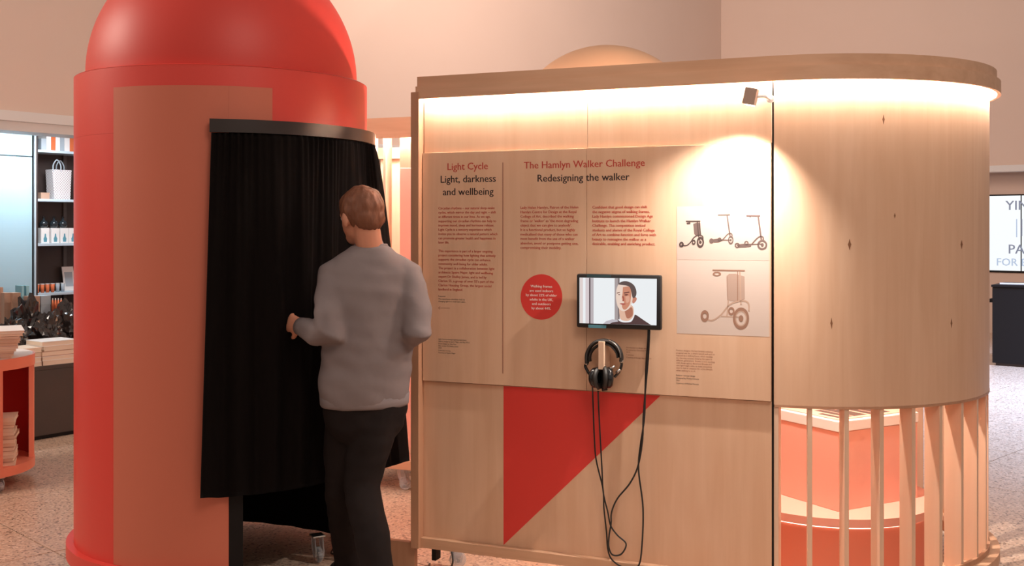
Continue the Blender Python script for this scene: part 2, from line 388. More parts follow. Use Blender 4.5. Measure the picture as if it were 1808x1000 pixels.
# ---------------------------------------------------------------- print: text and pictures
def text_mesh(s):
    c = bpy.data.curves.new('t', 'FONT'); c.body = s; c.resolution_u = 2
    o = bpy.data.objects.new('t', c)
    me = o.to_mesh().copy(); o.to_mesh_clear()
    bpy.data.objects.remove(o); bpy.data.curves.remove(c)
    return me
def text_block(name, lines, ys, pl, pr, m, parent, fr=U, e=TP + .0006, align='L', key=None, bold=0.0, rot=None):
    """lines set from pixel column pl; the widest line reaches pr; ys are baselines at pl"""
    meshes = [text_mesh(s) for s in lines]
    ext = []
    for me in meshes:
        xs = [v.co.x for v in me.vertices]; ext.append((min(xs), max(xs)))
    k = key if key is not None else max(range(len(lines)), key=lambda i: ext[i][1] - ext[i][0])
    xl = fr.hit(pl, 400, -e)[0]; xr = fr.hit(pr, 400, -e)[0]
    sc = (xr - xl) / (ext[k][1] - ext[k][0])
    bm = bmesh.new()
    for me, y, (a, b) in zip(meshes, ys, ext):
        z = fr.hit(pl if align == 'L' else (pl + pr) / 2, y, -e)[1]
        wd = (b - a) * sc; x0 = xl if align == 'L' else (xl + xr) / 2 - wd / 2
        for dx in ((0, bold) if bold else (0,)):
            n0 = len(bm.verts); bm.from_mesh(me); bm.verts.ensure_lookup_table()
            for v in bm.verts[n0:]: v.co = Vector((x0 + (v.co.x - a) * sc + dx, -e - dx * .02, z + v.co.y * sc))
        bpy.data.meshes.remove(me)
    me = bpy.data.meshes.new(name); bm.to_mesh(me); bm.free()
    return link(name, me, m, parent)
def yy(y0, step, n): return [y0 + step * i for i in range(n)]
text_block('heading_text', ['Light Cycle'], [300.5], 790, 861, M['ink_red'], tpl, bold=.0012)
text_block('heading_text', ['Light, darkness', 'and wellbeing'], [322, 344.5], 778, 875, M['ink'], tpl, align='C', bold=.0012)
text_block('heading_text', ['The Hamlyn Walker Challenge'], [298], 925, 1138, M['ink_red'], tpr, bold=.0012)
text_block('heading_text', ['Redesigning the walker'], [321], 949, 1111, M['ink'], tpr, bold=.0012)
text_block('body_text', ["Circadian rhythms \u2013 our natural sleep-wake", "cycles, which mirror the day and night \u2013 shift", "at different times in our lives. As we age,",
    "supporting our circadian rhythms can help to", "improve mood, sleep and hormone release.", "Light Cycle is a sensory experience which", "invites you to observe a natural pattern which",
    "can promote greater health and happiness in", "later life."], yy(370, 7.53, 9), 774, 878, M['ink_red'], tpl, bold=.0006)
text_block('body_text', ["This experience is part of a larger ongoing", "project considering how lighting that actively", "supports the circadian cycle can enhance", "community well-being for older adults.",
    "The project is a collaboration between light", "architects Speirs Major, light and wellbeing", "expert Dr Shelley James, and is led by", "Clarion 55, a group of over 55's part of the", "Clarion Housing Group, the largest social",
    "landlord in England."], yy(445.3, 7.53, 10), 774, 875, M['ink_red'], tpl, bold=.0006)
text_block('caption_text', ["Featured:", "The experience simulates dusk by", "changing light in a small dark cabin."], [524.5, 529.3, 533.4], 774, 822, M['ink'], tpl)
text_block('caption_text', ["Light Cycle prototype lighting experience", "Lighting design by Speirs Major and Max Waid", "Sound design by Alex Pym", "Film curator Dr Shelley James", "2020",
    "5 minutes running", "Courtesy of Speirs Major"], [600, 604, 608, 611.8, 615.5, 620, 624], 774, 829, M['ink'], tpl)
text_block('body_text', ["Lady Helen Hamlyn, Patron of the Helen", "Hamlyn Centre for Design at the Royal", "College of Art, described the walking", "frame or 'walker' as 'the most degrading",
    "object that we can give to anybody'.", "It is a functional product, but so highly", "medicalised that many of those who can", "most benefit from the use of a walker", "abandon, avoid or postpone getting one,", "compromising their mobility."],
    yy(369, 7.83, 10), 919, 1021, M['ink_red'], tpr, bold=.0006)
text_block('body_text', ["Confident that good design can shift", "the negative stigma of walking frames,", "Lady Hamlyn commissioned Design Age", "Institute to launch the Hamlyn Walker", "Challenge. The competition invited",
    "students and alumni of the Royal College", "of Art to combine function and form with", "beauty to reimagine the walker as a", "desirable, enabling and enriching product."], yy(368.5, 8.02, 9), 1046, 1158, M['ink_red'], tpr, bold=.0006)
text_block('caption_text', ["Introduction to design age", "Produced by Chocolate Films", "2019", "3 minutes", "Courtesy of Design Age Institute"], [615, 619.3, 623.3, 628, 632.5], 1106, 1150, M['ink_line'], tpr)
text_block('caption_text', ["Product designer Michael Strantz's winning", "proposal was for a simple hybrid walk and sit", "inspired by a walking frame, which doubles", "as a learning scooter, keeping the users in", "different generations. Strantz is now working",
    "with design agency Blond and Brooks and", "uses lightweight tubes to make something", "easy to fold to continue the active lifestyle", "when walking to work."], yy(620, 4.42, 9), 1194, 1262, M['ink_line'], tpr)
text_block('caption_text', ["Rollator concept design", "Designed by Michael Strantz", "2021", "Courtesy of Michael Strantz"], [664, 668.8, 673, 678], 1194, 1234, M['ink'], tpr)
MB().box(*[U.hit(887.4, 300, -TP)[0], U.hit(888.6, 300, -TP)[0]], -TP - .0006, -TP, U.hit(888, 660, -TP)[1], U.hit(888, 287, -TP)[1]).build('divider_line', M['ink_line'], tpl)
def ribbon(b, pts, wd, e=0.0, px=True):
    """flat printed stroke through pixel points"""
    P = [hp(x, y, e) for x, y in pts]; L = []
    for i, p in enumerate(P):
        t = (P[min(i + 1, len(P) - 1)] - P[max(i - 1, 0)]).normalized(); s = Vector((-t.z, 0, t.x)) * wd / 2
        L.append((b.bm.verts.new(p + s), b.bm.verts.new(p - s)))
    for i in range(len(L) - 1): b.bm.faces.new((L[i][0], L[i][1], L[i + 1][1], L[i + 1][0]))
def ell(b, cx, cy, rx, ry, e, n=28, rin=0.0):
    P = [hp(cx + rx * math.cos(a), cy + ry * math.sin(a), e) for a in [2 * math.pi * i / n for i in range(n)]]
    if not rin: b.poly(P); return
    Q = [hp(cx + rx * rin * math.cos(a), cy + ry * rin * math.sin(a), e) for a in [2 * math.pi * i / n for i in range(n)]]
    A = [b.bm.verts.new(p) for p in P]; C = [b.bm.verts.new(p) for p in Q]
    for i in range(n): b.bm.faces.new((A[i], A[(i + 1) % n], C[(i + 1) % n], C[i]))
b = MB(); ribbon(b, [(774, 544), (794, 544.4)], .0015, TP + .0006); ribbon(b, [(777, 541.5), (774, 544), (777, 547)], .0015, TP + .0006); b.build('arrow_print', M['ink_line'], tpl)
b = MB(); ell(b, 956, 524.7, 36.8, 40.2, TP + .0006, 48); disc = b.build('red_disc_print', M['ink_red'], tpr)
disc.data.materials.clear(); disc.data.materials.append(M['red_flat'])
text_block('disc_text', ["Walking frames", "are used indoors", "by about 22% of older", "adults in the UK,", "and outdoors", "by about 44%."], [508, 515.8, 523.6, 531.4, 539, 546.8], 928.5, 983, M['ink_white'], disc, e=TP + .0012, align='C', bold=.0006)
# scooter photographs printed on the panel
b = MB(); e1 = TP + .0005
x0 = U.hit(1195, 400, -e1)[0]; x1 = XF - .012; zt = U.hit(1195, 365, -e1)[1]; zm = U.hit(1195, 459, -e1)[1]; zb = U.hit(1195, 589, -e1)[1]
ph1 = MB().box(x0, x1, -e1, -TP, zm + .0005, zt).build('photo_print', M['photo'], tpr); ph2 = MB().box(x0, x1, -e1, -TP, zb, zm - .0005).build('photo_print', M['photo2'], tpr)
S7 = lambda x, y: (1190 + x * .115, 355 + y * .115)           # crop coordinates of the upper picture
def stroke(name, m, lst, e, par, conv):
    b = MB()
    for kind, *a in lst:
        if kind == 'l': ribbon(b, [conv(x, y) for x, y in a[1]], a[0], e)
        elif kind == 'o': cx, cy = conv(a[0], a[1]); sx = conv(1, 0)[0] - conv(0, 0)[0]; ell(b, cx, cy, a[2] * sx, a[3] * sx, e, 24, a[4])
        elif kind == 'p': b.poly([hp(*conv(x, y), e) for x, y in a[0]])
    return b.build(name, m, par)
cs = lambda pts: [(v.x, v.y) for v in spline([(x, y, 0) for x, y in pts], 5)]
stroke('walker_picture', M['print_dark'], [('l', .0055, [(185, 312), (405, 312)]), ('p', [(190, 335), (255, 325), (250, 355), (200, 358)]), ('l', .005, [(357, 315), (378, 545)]), ('l', .004, [(385, 315), (410, 520)]),
    ('o', 115, 670, 36, 44, .35), ('o', 303, 635, 30, 40, .4), ('o', 405, 635, 56, 86, .58), ('o', 405, 635, 20, 25, 0), ('l', .0045, cs([(115, 675), (190, 685), (250, 640), (310, 560), (380, 525), (440, 545), (445, 600)])), ('l', .004, [(380, 545), (405, 635)])], e1 + .0006, ph1, S7)
stroke('walker_bag_picture', M['print_mid'], [('p', [(295, 350), (350, 335), (405, 340), (412, 515), (330, 530), (312, 510)])], e1 + .0003, ph1, S7)
stroke('scooter_picture', M['print_mid'], [('l', .005, [(675, 216), (860, 212)]), ('l', .005, [(815, 216), (860, 530)]), ('o', 575, 615, 34, 40, 0), ('o', 700, 592, 28, 32, .4), ('o', 872, 600, 42, 66, .6), ('o', 872, 600, 14, 18, 0),
    ('p', [(580, 590), (690, 575), (740, 590), (740, 610), (690, 635), (590, 635)]), ('l', .004, cs([(730, 612), (780, 560), (830, 508), (880, 500), (895, 540)])), ('l', .003, [(740, 600), (870, 600)])], e1 + .0006, ph1, S7)
stroke('scooter_picture', M['print_mid'], [('l', .0065, [(1110, 226), (1325, 230)]), ('p', [(1160, 235), (1185, 235), (1180, 252), (1160, 252)]), ('l', .0065, [(1292, 232), (1340, 590)]), ('o', 970, 682, 38, 42, .5), ('o', 1112, 648, 34, 36, .5), ('o', 1355, 675, 77, 78, .64), ('o', 1355, 675, 24, 28, 0),
    ('p', [(960, 670), (1100, 655), (1200, 660), (1180, 700), (1090, 715), (990, 715)]), ('l', .005, cs([(1190, 670), (1250, 600), (1310, 550), (1365, 555), (1370, 600)])), ('l', .003, [(1200, 668), (1350, 660)])], e1 + .0006, ph1, S7)
S6 = lambda x, y: (1000 + x * .26, 460 + y * .26)
stroke('large_walker_picture', M['print_tan'], [('l', .005, [(992, 66), (1212, 70)]), ('o', 1022, 92, 28, 15, .55), ('o', 940, 378, 28, 40, .45), ('o', 1120, 345, 22, 28, .5), ('o', 1186, 395, 55, 75, .72), ('o', 1186, 395, 16, 22, 0), ('l', .003, [(1163, 75), (1163, 275)]), ('l', .002, [(1090, 110), (1095, 270)])], e1 + .0006, ph2, S6)
stroke('large_walker_frame_picture', M['print_cream'], [('l', .006, [(1178, 75), (1185, 300)]), ('l', .006, cs([(945, 395), (990, 408), (1050, 370), (1110, 300), (1190, 275), (1235, 290), (1240, 345)])), ('l', .005, [(1100, 270), (1090, 380)]), ('l', .004, [(1050, 380), (1180, 385)]), ('o', 1186, 395, 40, 58, .8)], e1 + .00045, ph2, S6)
stroke('large_walker_bag_picture', M['print_shade'], [('p', [(1088, 105), (1105, 92), (1150, 92), (1210, 110), (1212, 262), (1165, 280), (1110, 275), (1096, 260)])], e1 + .0003, ph2, S6)

# ---------------------------------------------------------------- round display plinth with box inside the slats
pc = Vector((1.475, 5.02)); 
pl = empty('round_plinth', (pc.x, pc.y, 0), label='round salmon pink plinth inside the slatted end of the display unit', cat='plinth')
MB().lathe([(0, 0.02), (.445, 0.02), (.445, .268), (0, .268)], n=64).build('drum', M['coral'], pl, auto=True)
MB().lathe([(.30, .270), (.452, .270), (.452, .277), (.30, .277), (.30, .270)], n=64).build('light_line', mat('plinth_light', (1, .9, .8), emit=(1, .82, .66), estr=2.2), pl, auto=True)
MB().lathe([(0, .279), (.475, .279), (.475, .315), (0, .315)], n=64).build('ledge', M['coral_light'], pl, auto=True)
A = Vector((1.416, 4.67)); ang = math.atan2(.49, .87)
bxo = empty('display_box', (A.x, A.y, 0.315), ang, label='square coral display box with white rim standing on the round pink plinth', cat='display box')
MB().box(0, .50, 0, .46, 0.0005, .345, bev=.002).build('body', M['coral_light'], bxo)
MB().box(-.004, .504, -.004, .464, .346, .392, bev=.003).build('white_rim', M['white'], bxo)
top = MB().box(.02, .48, .02, .44, .3925, .396).build('printed_top', M['coral_light'], bxo)
b = MB()
for i in range(7): b.box(.05 + .05 * i, .05 + .05 * i + .03 + .01 * (i % 3), .05, .05 + .3 * (0.4 + .6 * ((i * 37) % 5) / 5), .3962, .3966)
b.build('dark_print', M['print_dark'], top)

# ---------------------------------------------------------------- spot lamp at the top of the panel
SO = .18; sx, sz = U.hit(1327, 170, -SO)
sp = empty('spotlight', U.world(sx, -SO, sz), U.a, label='small brown box spotlight fixed under the fascia of the display unit', cat='spotlight')
mt = Matrix.Rotation(R(12), 4, 'Y')
MB().box(-.026, .020, -.024, .024, -.034, .030, bev=.002, mtx=mt).build('casing', M['spot'], sp)
MB().lathe([(0, -.036), (.020, -.036), (.020, -.033), (0, -.033)], n=24, mtx=mt).build('lens', mat('spot_lens', (1, .95, .9), emit=(1, .88, .72), estr=8), sp)
MB().tube([(.018, .01, .0), (.045, .05, .004), (.045, SO - .02, .006)], .006).build('bracket', M['white'], sp)
MB().lathe([(0, 0), (.016, 0), (.016, .008), (0, .008)], n=20, mtx=Matrix.Translation((.045, SO - .012, .006)) @ Matrix.Rotation(R(90), 4, 'X')).build('mount', M['white'], sp)
sl = bpy.data.lights.new('panel_spot', 'SPOT'); sl.energy = 66; sl.color = (1.0, .91, .82); sl.spot_size = R(110); sl.spot_blend = 1.0; sl.shadow_soft_size = 0.012
so = bpy.data.objects.new('panel_spot', sl); col.objects.link(so); so.location = U.world(sx - .008, -SO, sz - .045)
so.rotation_euler = (U.world(sx - .26, 0.0, sz - 1.15) - so.location).to_track_quat('-Z', 'Y').to_euler()
# lamp inside the rounded end
il = bpy.data.lights.new('inner_lamp', 'POINT'); il.energy = 125; il.color = (1, .87, .76); il.shadow_soft_size = .03
io = bpy.data.objects.new('inner_lamp', il); col.objects.link(io); io.location = (1.25, 4.46, 2.0)

# ---------------------------------------------------------------- screen
e0, e2 = TP + .022, TP + .052
TL, TR, BR, BL = (1017.5, 483.5), (1167.5, 487.5), (1167.5, 584.5), (1017.5, 578.5)
x0 = U.hit(1017.5, 480, -e2)[0]; x1 = U.hit(1167, 480, -e2)[0]; z1 = U.hit(1017.5, 483.7, -e2)[1]; z0 = U.hit(1017.5, 578.5, -e2)[1]
scr = empty('video_screen', U.world((x0 + x1) / 2, -TP, (z0 + z1) / 2), U.a, label='wall mounted video screen with black bezel showing a man talking', cat='screen')
cxm, czm = (x0 + x1) / 2, (z0 + z1) / 2; off = Matrix.Translation((-cxm, TP, -czm))
MB().box(x0, x1, -e2, -e0, z0, z1, bev=.008, mtx=off).build('bezel', M['plastic'], scr, auto=True)
MB().box(cxm - .06, cxm + .06, -e0 - .002, -TP - .0005, czm - .05, czm + .05, mtx=off).build('wall_bracket', M['black'], scr)
C6 = lambda x, y: (1015 + x * .11, 480 + y * .11)
def spoly(name, c, pts, lay, s=1.0):
    b = MB(); e = e2 + .0006 + lay * .0004
    b.poly([off @ hp(*C6(x, y), e) for x, y in pts]); return b.build(name, emis('screen_' + name + str(lay), c, s), scr if lay < 1 else panel)
panel = spoly('picture', (.82, .85, .87), [(75, 95), (1315, 115), (1310, 862), (75, 826)], 0)
sm = lambda pts, k=4: [(v.x, v.y) for v in spline([(x, y, 0) for x, y in pts + pts[:1]], k)][:-1]
spoly('curtain_strip', (.72, .62, .60), [(80, 97), (130, 98), (130, 828), (80, 826)], 1); spoly('curtain_strip', (.66, .58, .60), [(170, 99), (228, 100), (228, 830), (170, 829)], 1)
spoly('window_bar', (.10, .07, .08), [(228, 100), (250, 100), (250, 831), (228, 830)], 2); spoly('window_bar', (.48, .43, .45), [(250, 100), (300, 101), (300, 833), (250, 831)], 2)
spoly('window_bar', (.38, .33, .33), [(638, 105), (690, 106), (690, 846), (638, 843)], 2); spoly('window_bar', (.20, .16, .16), [(690, 106), (718, 106), (718, 847), (690, 846)], 2)
spoly('neck', (.72, .45, .33), sm([(708, 560), (715, 680), (740, 770), (860, 790), (940, 700), (915, 540)]), 3)
spoly('neck_shadow', (.42, .16, .10), sm([(800, 640), (910, 570), (930, 690), (880, 745), (830, 740)]), 4)
spoly('shirt', (.085, .045, .045), [(455, 837), (500, 795), (600, 765), (690, 778), (780, 812), (890, 805), (945, 740), (962, 688), (1000, 705), (1100, 775), (1225, 858)], 5)
spoly('shirt_light', (.50, .46, .50), [(455, 836), (500, 795), (600, 765), (680, 775), (700, 800), (600, 815), (560, 838)], 6)
spoly('collar', (.80, .78, .80), sm([(700, 760), (790, 795), (900, 790), (940, 730), (930, 770), (890, 808), (780, 814), (710, 790)]), 6)
spoly('ear', (.55, .22, .15), sm([(922, 420), (960, 402), (992, 425), (985, 465), (950, 505), (922, 500)]), 6)
spoly('face', (.80, .62, .52), sm([(700, 200), (668, 280), (660, 360), (660, 430), (675, 520), (705, 590), (760, 632), (820, 625), (880, 580), (915, 500), (930, 400), (925, 300), (890, 220), (800, 180)]), 7)
spoly('face_shade', (.58, .24, .15), sm([(770, 250), (870, 240), (905, 320), (898, 430), (880, 530), (820, 605), (775, 600), (755, 540), (790, 490), (755, 440), (765, 350)]), 8)
spoly('cheek_light', (.70, .36, .25), sm([(810, 400), (870, 390), (875, 470), (830, 500)]), 9)
spoly('hair', (.11, .075, .07), sm([(700, 205), (730, 170), (800, 152), (880, 168), (950, 220), (985, 300), (985, 375), (955, 420), (925, 412), (905, 320), (880, 250), (830, 225), (770, 215)]), 10)
spoly('brow', (.16, .07, .05), [(672, 340), (720, 325), (725, 338), (675, 352)], 10); spoly('brow', (.14, .05, .04), [(785, 335), (870, 320), (878, 338), (790, 352)], 10)
spoly('eye', (.25, .15, .14), sm([(690, 368), (712, 358), (728, 370), (710, 378)]), 10); spoly('eye', (.16, .05, .04), sm([(785, 372), (825, 358), (860, 370), (820, 384)]), 10)
spoly('nose_shadow', (.36, .09, .06), sm([(755, 400), (775, 440), (760, 470), (790, 468), (790, 420), (775, 390)]), 10)
spoly('mouth', (.42, .10, .08), sm([(715, 512), (760, 505), (820, 515), (780, 535), (735, 524)]), 10)
MB().poly([off @ hp(*C6(*p), e2 + .0006) for p in [(218, 850), (505, 862), (502, 910), (218, 900)]], (0, -.0005, 0)).build('sticker', M['sticker'], scr)
MB().poly([off @ hp(*C6(*p), e2 + .0006) for p in [(190, 42), (580, 52), (580, 92), (190, 84)]], (0, -.0005, 0)).build('sticker', mat('dark_sticker', (.03, .075, .09), .5), scr)

# ---------------------------------------------------------------- wooden peg and headphones
H9 = lambda x, y: (1015 + x * .11, 590 + y * .11)
def hq(x, y, e): return hp(*H9(x, y), e)
px0, px1 = hq(378, 120, .10), hq(455, 120, .10)
pg = empty('headphone_peg', U.world(px0.x, -TP, px0.z), U.a, label='small wooden peg on the panel holding the headphones', cat='peg')
hgt = .115
MB().box(0, px1.x - px0.x + .004, -.085, -.0005, -hgt, 0, bev=.0015).build('block', M['ply_pale'], pg)
hd = empty('headphones', U.world(hq(455, 120, .07).x, -.075, px0.z), U.a, label='black over-ear studio headphones hanging from the wooden peg', cat='headphones')
ho = Matrix.Translation((-hq(455, 120, .07).x, .075, -px0.z))
def hl(x, y, e=.075): return ho @ hq(x, y, e)
band = [hl(*p) for p in [(195, 470), (190, 380), (205, 290), (260, 195), (340, 130), (440, 105), (540, 115), (640, 165), (710, 245), (745, 340), (745, 440)]]
bs = spline(band, 5)
MB().tube(bs, [(.016, .008)] * len(bs), 10, ax=(0, 1, 0)).build('headband', M['foam'], hd, auto=True)
pad = spline([hl(*p) for p in [(245, 440), (240, 370), (265, 290), (330, 215), (440, 160), (545, 170), (620, 225), (675, 300), (695, 380)]], 5)
# cushion under the band (stops either side of the peg top)
MB().tube(pad, [(.014, .006)] * len(pad), 10, ax=(0, 1, 0)).build('cushion', M['foam'], hd, auto=True)
edge = spline([hl(x, y, .0905) for x, y in [(540, 95), (630, 145), (690, 220), (725, 310), (735, 380)]], 5)
MB().tube(edge, .0016, 6).build('chrome_trim', M['steel'], hd, smooth=True)
for sgn, ax_, pts in ((-1, 'l', [(190, 470), (170, 520), (215, 610), (265, 690)]), (1, 'r', [(750, 440), (748, 510), (715, 600), (640, 690)])):
    MB().tube(spline([hl(*p) for p in pts], 4), [(.010, .006)] * 13, 8, ax=(0, 1, 0)).build('yoke', M['gloss'], hd, auto=True)
    k = MB(); k.ball(hl(*pts[0]), (.009, .012, .009)); k.build('hinge', M['steel'], hd, smooth=True)
MB().tube([hl(725, 575, .092), hl(665, 620, .092)], .006, 10).build('chrome_joint', M['steel'], hd, smooth=True)
MB().tube([hl(560, 560, .098), hl(640, 520, .092)], .005, 10).build('chrome_joint', M['steel'], hd, smooth=True)
def cup(c, axis, r, depth, parent):
    q = Vector(axis).normalized().to_track_quat('Z', 'Y').to_matrix().to_4x4(); q.translation = c
    e = empty('ear_cup', (0, 0, 0)); e.parent = parent
    e2_ = MB().lathe([(0, 0), (r * .80, 0), (r * .98, .008), (r, .014), (r * .98, .020), (r * .9, .024), (0, .024)], n=32, mtx=q).build('ear_cup_body', M['gloss'], parent, smooth=True)
    bpy.data.objects.remove(e)
    pf = [(r * .45 + .012 * math.cos(t) + r * .38, .032 + .010 * math.sin(t)) for t in [2 * math.pi * i / 12 for i in range(13)]]
    MB().lathe(pf, n=32, mtx=q).build('ear_pad', M['foam'], e2_, smooth=True)
    MB().lathe([(0, -.003), (r * .45, -.003), (r * .5, .0015), (0, .0015)], n=28, mtx=q).build('ear_cup_cap', M['plastic'], e2_, smooth=True)
cup(hl(285, 700), (1, -.25, .05), .042, .03, hd); cup(hl(600, 700), (-1, -.45, .02), .044, .03, hd)
for x in (395, 455):   # ribbed collars between the cups
    pass
MB().tube([hl(280, 770, .075), hl(285, 815, .075)], .005, 8).build('cable_plug', M['plastic'], hd, smooth=True)
MB().tube([hl(375, 830, .075), hl(375, 895, .075)], .005, 8).build('cable_plug', M['plastic'], hd, smooth=True)
MB().tube([hl(470, 850, .08), hl(480, 910, .08)], .012, 10).build('cable_plug', M['plastic'], hd, smooth=True)
# cables: from the headphones down, looping, up to the screen
K7 = lambda x, y: (1000 + x * .34, 660 + y * .34)
def cable(name, pts, label, r=.0035, e=.040):
    P = [hp(*p[:2], p[2] if len(p) > 2 else e) for p in pts]; o0 = P[0].copy()
    ob = MB().tube([p - o0 for p in spline(P, 7)], r, 6).build(name, M['plastic'], None, smooth=True)
    ob.location = U.world(P[0].x, P[0].y, P[0].z); ob.rotation_euler.z = U.a
    return tag(ob, label, 'cable', 'audio cables hanging in front of the panel')
cable('audio_cable', [(1046, 682, .075), (1047, 710, .05)] + [K7(*p) for p in [(145, 330), (155, 450), (190, 600), (195, 700), (208, 820), (215, 910), (235, 965), (285, 1003), (330, 1010), (375, 998), (392, 900), (398, 700), (375, 500), (385, 370), (405, 230), (410, 60)]] + [(1141, 640), (1144, 600, .05), (1144.5, 582, .05)],
      'long thin black cable from left of the headphones looping low and up to the screen')
cable('audio_cable', [(1056, 691, .075), (1057, 720, .05)] + [K7(*p) for p in [(178, 370), (185, 500), (192, 620), (215, 720), (230, 790), (265, 840), (310, 885), (285, 938), (240, 942), (220, 900), (222, 840), (232, 780), (235, 720), (265, 650), (330, 570), (372, 480), (395, 350), (400, 220), (413, 60)]] + [(1144, 640), (1146, 605, .05), (1147, 583, .05)],
      'thin black cable from under the headphones making a small knot loop', e=.048)

# ---------------------------------------------------------------- casters
def caster_model(parent, x, y, h=.117, r=.038, rz=0):
    mt = Matrix.Translation((x, y, 0)) @ Matrix.Rotation(rz, 4, 'Z')
    c = MB().box(-.03, .03, -.03, .03, h - .008, h - .0005, bev=.002, mtx=mt).build('caster', M['steel'], parent)
    MB().lathe([(.012, -.011), (r * .9, -.011), (r, -.006), (r, .006), (r * .9, .011), (.012, .011), (.012, -.011)], n=28, mtx=mt @ Matrix.Translation((.02, .0, r)) @ Matrix.Rotation(R(90), 4, 'X')).build('wheel', M['caster'], c, smooth=True)
    MB().tube([mt @ Vector((.02, -.02, r)), mt @ Vector((.02, .02, r))], .006, 10).build('axle', M['steel'], c)
    f = MB()
    for s in (-1, 1):
        f.poly([mt @ Vector(p) for p in [(.005, s * .017, r - .01), (.035, s * .017, r - .01), (.040, s * .017, r + .02), (.022, s * .017, h - .008), (-.022, s * .017, h - .008), (-.02, s * .017, r + .045)]], mt.to_3x3() @ Vector((0, s * .004, 0)))
    f.build('fork', M['caster'], c)
    return c
caster_model(unit, .10, .10, Z0, rz=R(35)); caster_model(unit, .8, .12, Z0, rz=R(120)); caster_model(unit, 1.45, .15, Z0)
caster_model(unit, .35, 1.55, Z0); caster_model(unit, 1.45, 1.5, Z0)

# ================================================================== RED BOOTH
BC = Vector((-1.339, 5.025)); BR_ = 0.656
booth = empty('domed_booth', (BC.x, BC.y, 0), label='red cylindrical booth with domed top and salmon front panel', cat='booth')
th = lambda px, r: None
def bang(px, r=BR_, far=False):
    """polar angle on the booth where the ray through px meets radius r"""
    d = Vector(((px - CX) / F, 1.0)).normalized(); t = d.dot(BC); pp = t * t - (BC.length_squared - r * r)
    t = t + (1 if far else -1) * math.sqrt(max(pp, 0)); q = d * t - BC
    return math.atan2(q.y, q.x)
ZB, ZBT, ZH = 0.158, 2.212, 1.94
aj0, aj1 = bang(404), bang(429); aR = R(2)
MB().arc(BR_ - .024, BR_, aR, aj0 + 2 * math.pi, .10, ZH, n=96).build('drum_wall', M['red'], booth, auto=True)
MB().arc(BR_ - .024, BR_, 0, 2 * math.pi, ZH + .0005, ZBT, n=128).build('drum_header', M['red'], booth, auto=True)
MB().arc(BR_ - .034, BR_ - .0245, aR, aj0 + 2 * math.pi, .10, ZBT - .01, n=96).build('inner_lining', M['liner'], booth, auto=True)
MB().arc(BR_ - .03, BR_ + .002, aj0 + .0005, aj1, .04, ZH, n=6).build('door_jamb', M['black'], booth, auto=True)
MB().arc(BR_ - .03, BR_ + .002, aR - .05, aR - .0005, .10, ZH, n=6).build('door_jamb', M['black'], booth, auto=True)
MB().lathe([(0, ZBT - .03), (BR_ - .035, ZBT - .03), (BR_ - .035, ZBT - .012), (0, ZBT - .012)], n=64).build('inner_ceiling', M['liner'], booth)
MB().lathe([(0, ZBT - .011), (BR_, ZBT - .011 + .012), (BR_ - .008, ZBT + .006), (0, ZBT + .006)], n=128).build('top_plate', M['red'], booth, auto=True)
MB().arc(BR_ + .0005, BR_ + .032, aR, aj0 + 2 * math.pi - .0, .095, ZB, n=96).build('skirting', M['red'], booth, auto=True)
prof = [(.608 * math.cos(t), ZBT + .007 + .02 + .625 * math.sin(t)) for t in [math.pi / 2 * i / 40 for i in range(41)]]
MB().lathe([(.608, ZBT + .0065)] + prof, n=128).build('dome', mat('dome_red', (0.64, 0.045, 0.03), 0.48), booth, smooth=True)
ap0, ap1 = bang(200.5, BR_ + .002), bang(481, BR_ + .002)
fr_ = W(340, 151, 4.38).z
MB().arc(BR_ + .0004, BR_ + .0025, ap0, aj0 - .001, ZB + .001, fr_, n=48).build('front_panel', M['salmon'], booth, auto=True)
MB().arc(BR_ + .0004, BR_ + .0025, aj0 - .0005, ap1, ZH + .001, fr_, n=48).build('front_panel', M['salmon'], booth, auto=True)
for a in (45, 135, 225): caster_model(booth, .60 * math.cos(R(a)), .60 * math.sin(R(a)), .095, .032, R(a))
caster_model(booth, .435, -.03, .125, .036, R(-60))
# inner curtain across the booth that keeps the light out
ic = spline([(-.52, .33, 0), (-.30, .275, 0), (.03, .185, 0), (.25, .11, 0), (.44, .01, 0), (.605, -.09, 0)], 24); b = MB(); rows = []
for i, p in enumerate(ic):
    w_ = .004 * math.sin(i * .35); rows.append([b.bm.verts.new((p.x + w_ * .4, p.y + w_, z)) for z in (.128, 1.0, ZBT - .035)])
for i in range(len(rows) - 1):
    for j in range(2): b.bm.faces.new((rows[i][j], rows[i + 1][j], rows[i + 1][j + 1], rows[i][j + 1]))
bmesh.ops.solidify(b.bm, geom=b.bm.faces[:], thickness=.003)
b.build('inner_curtain', M['liner'], booth, smooth=True)
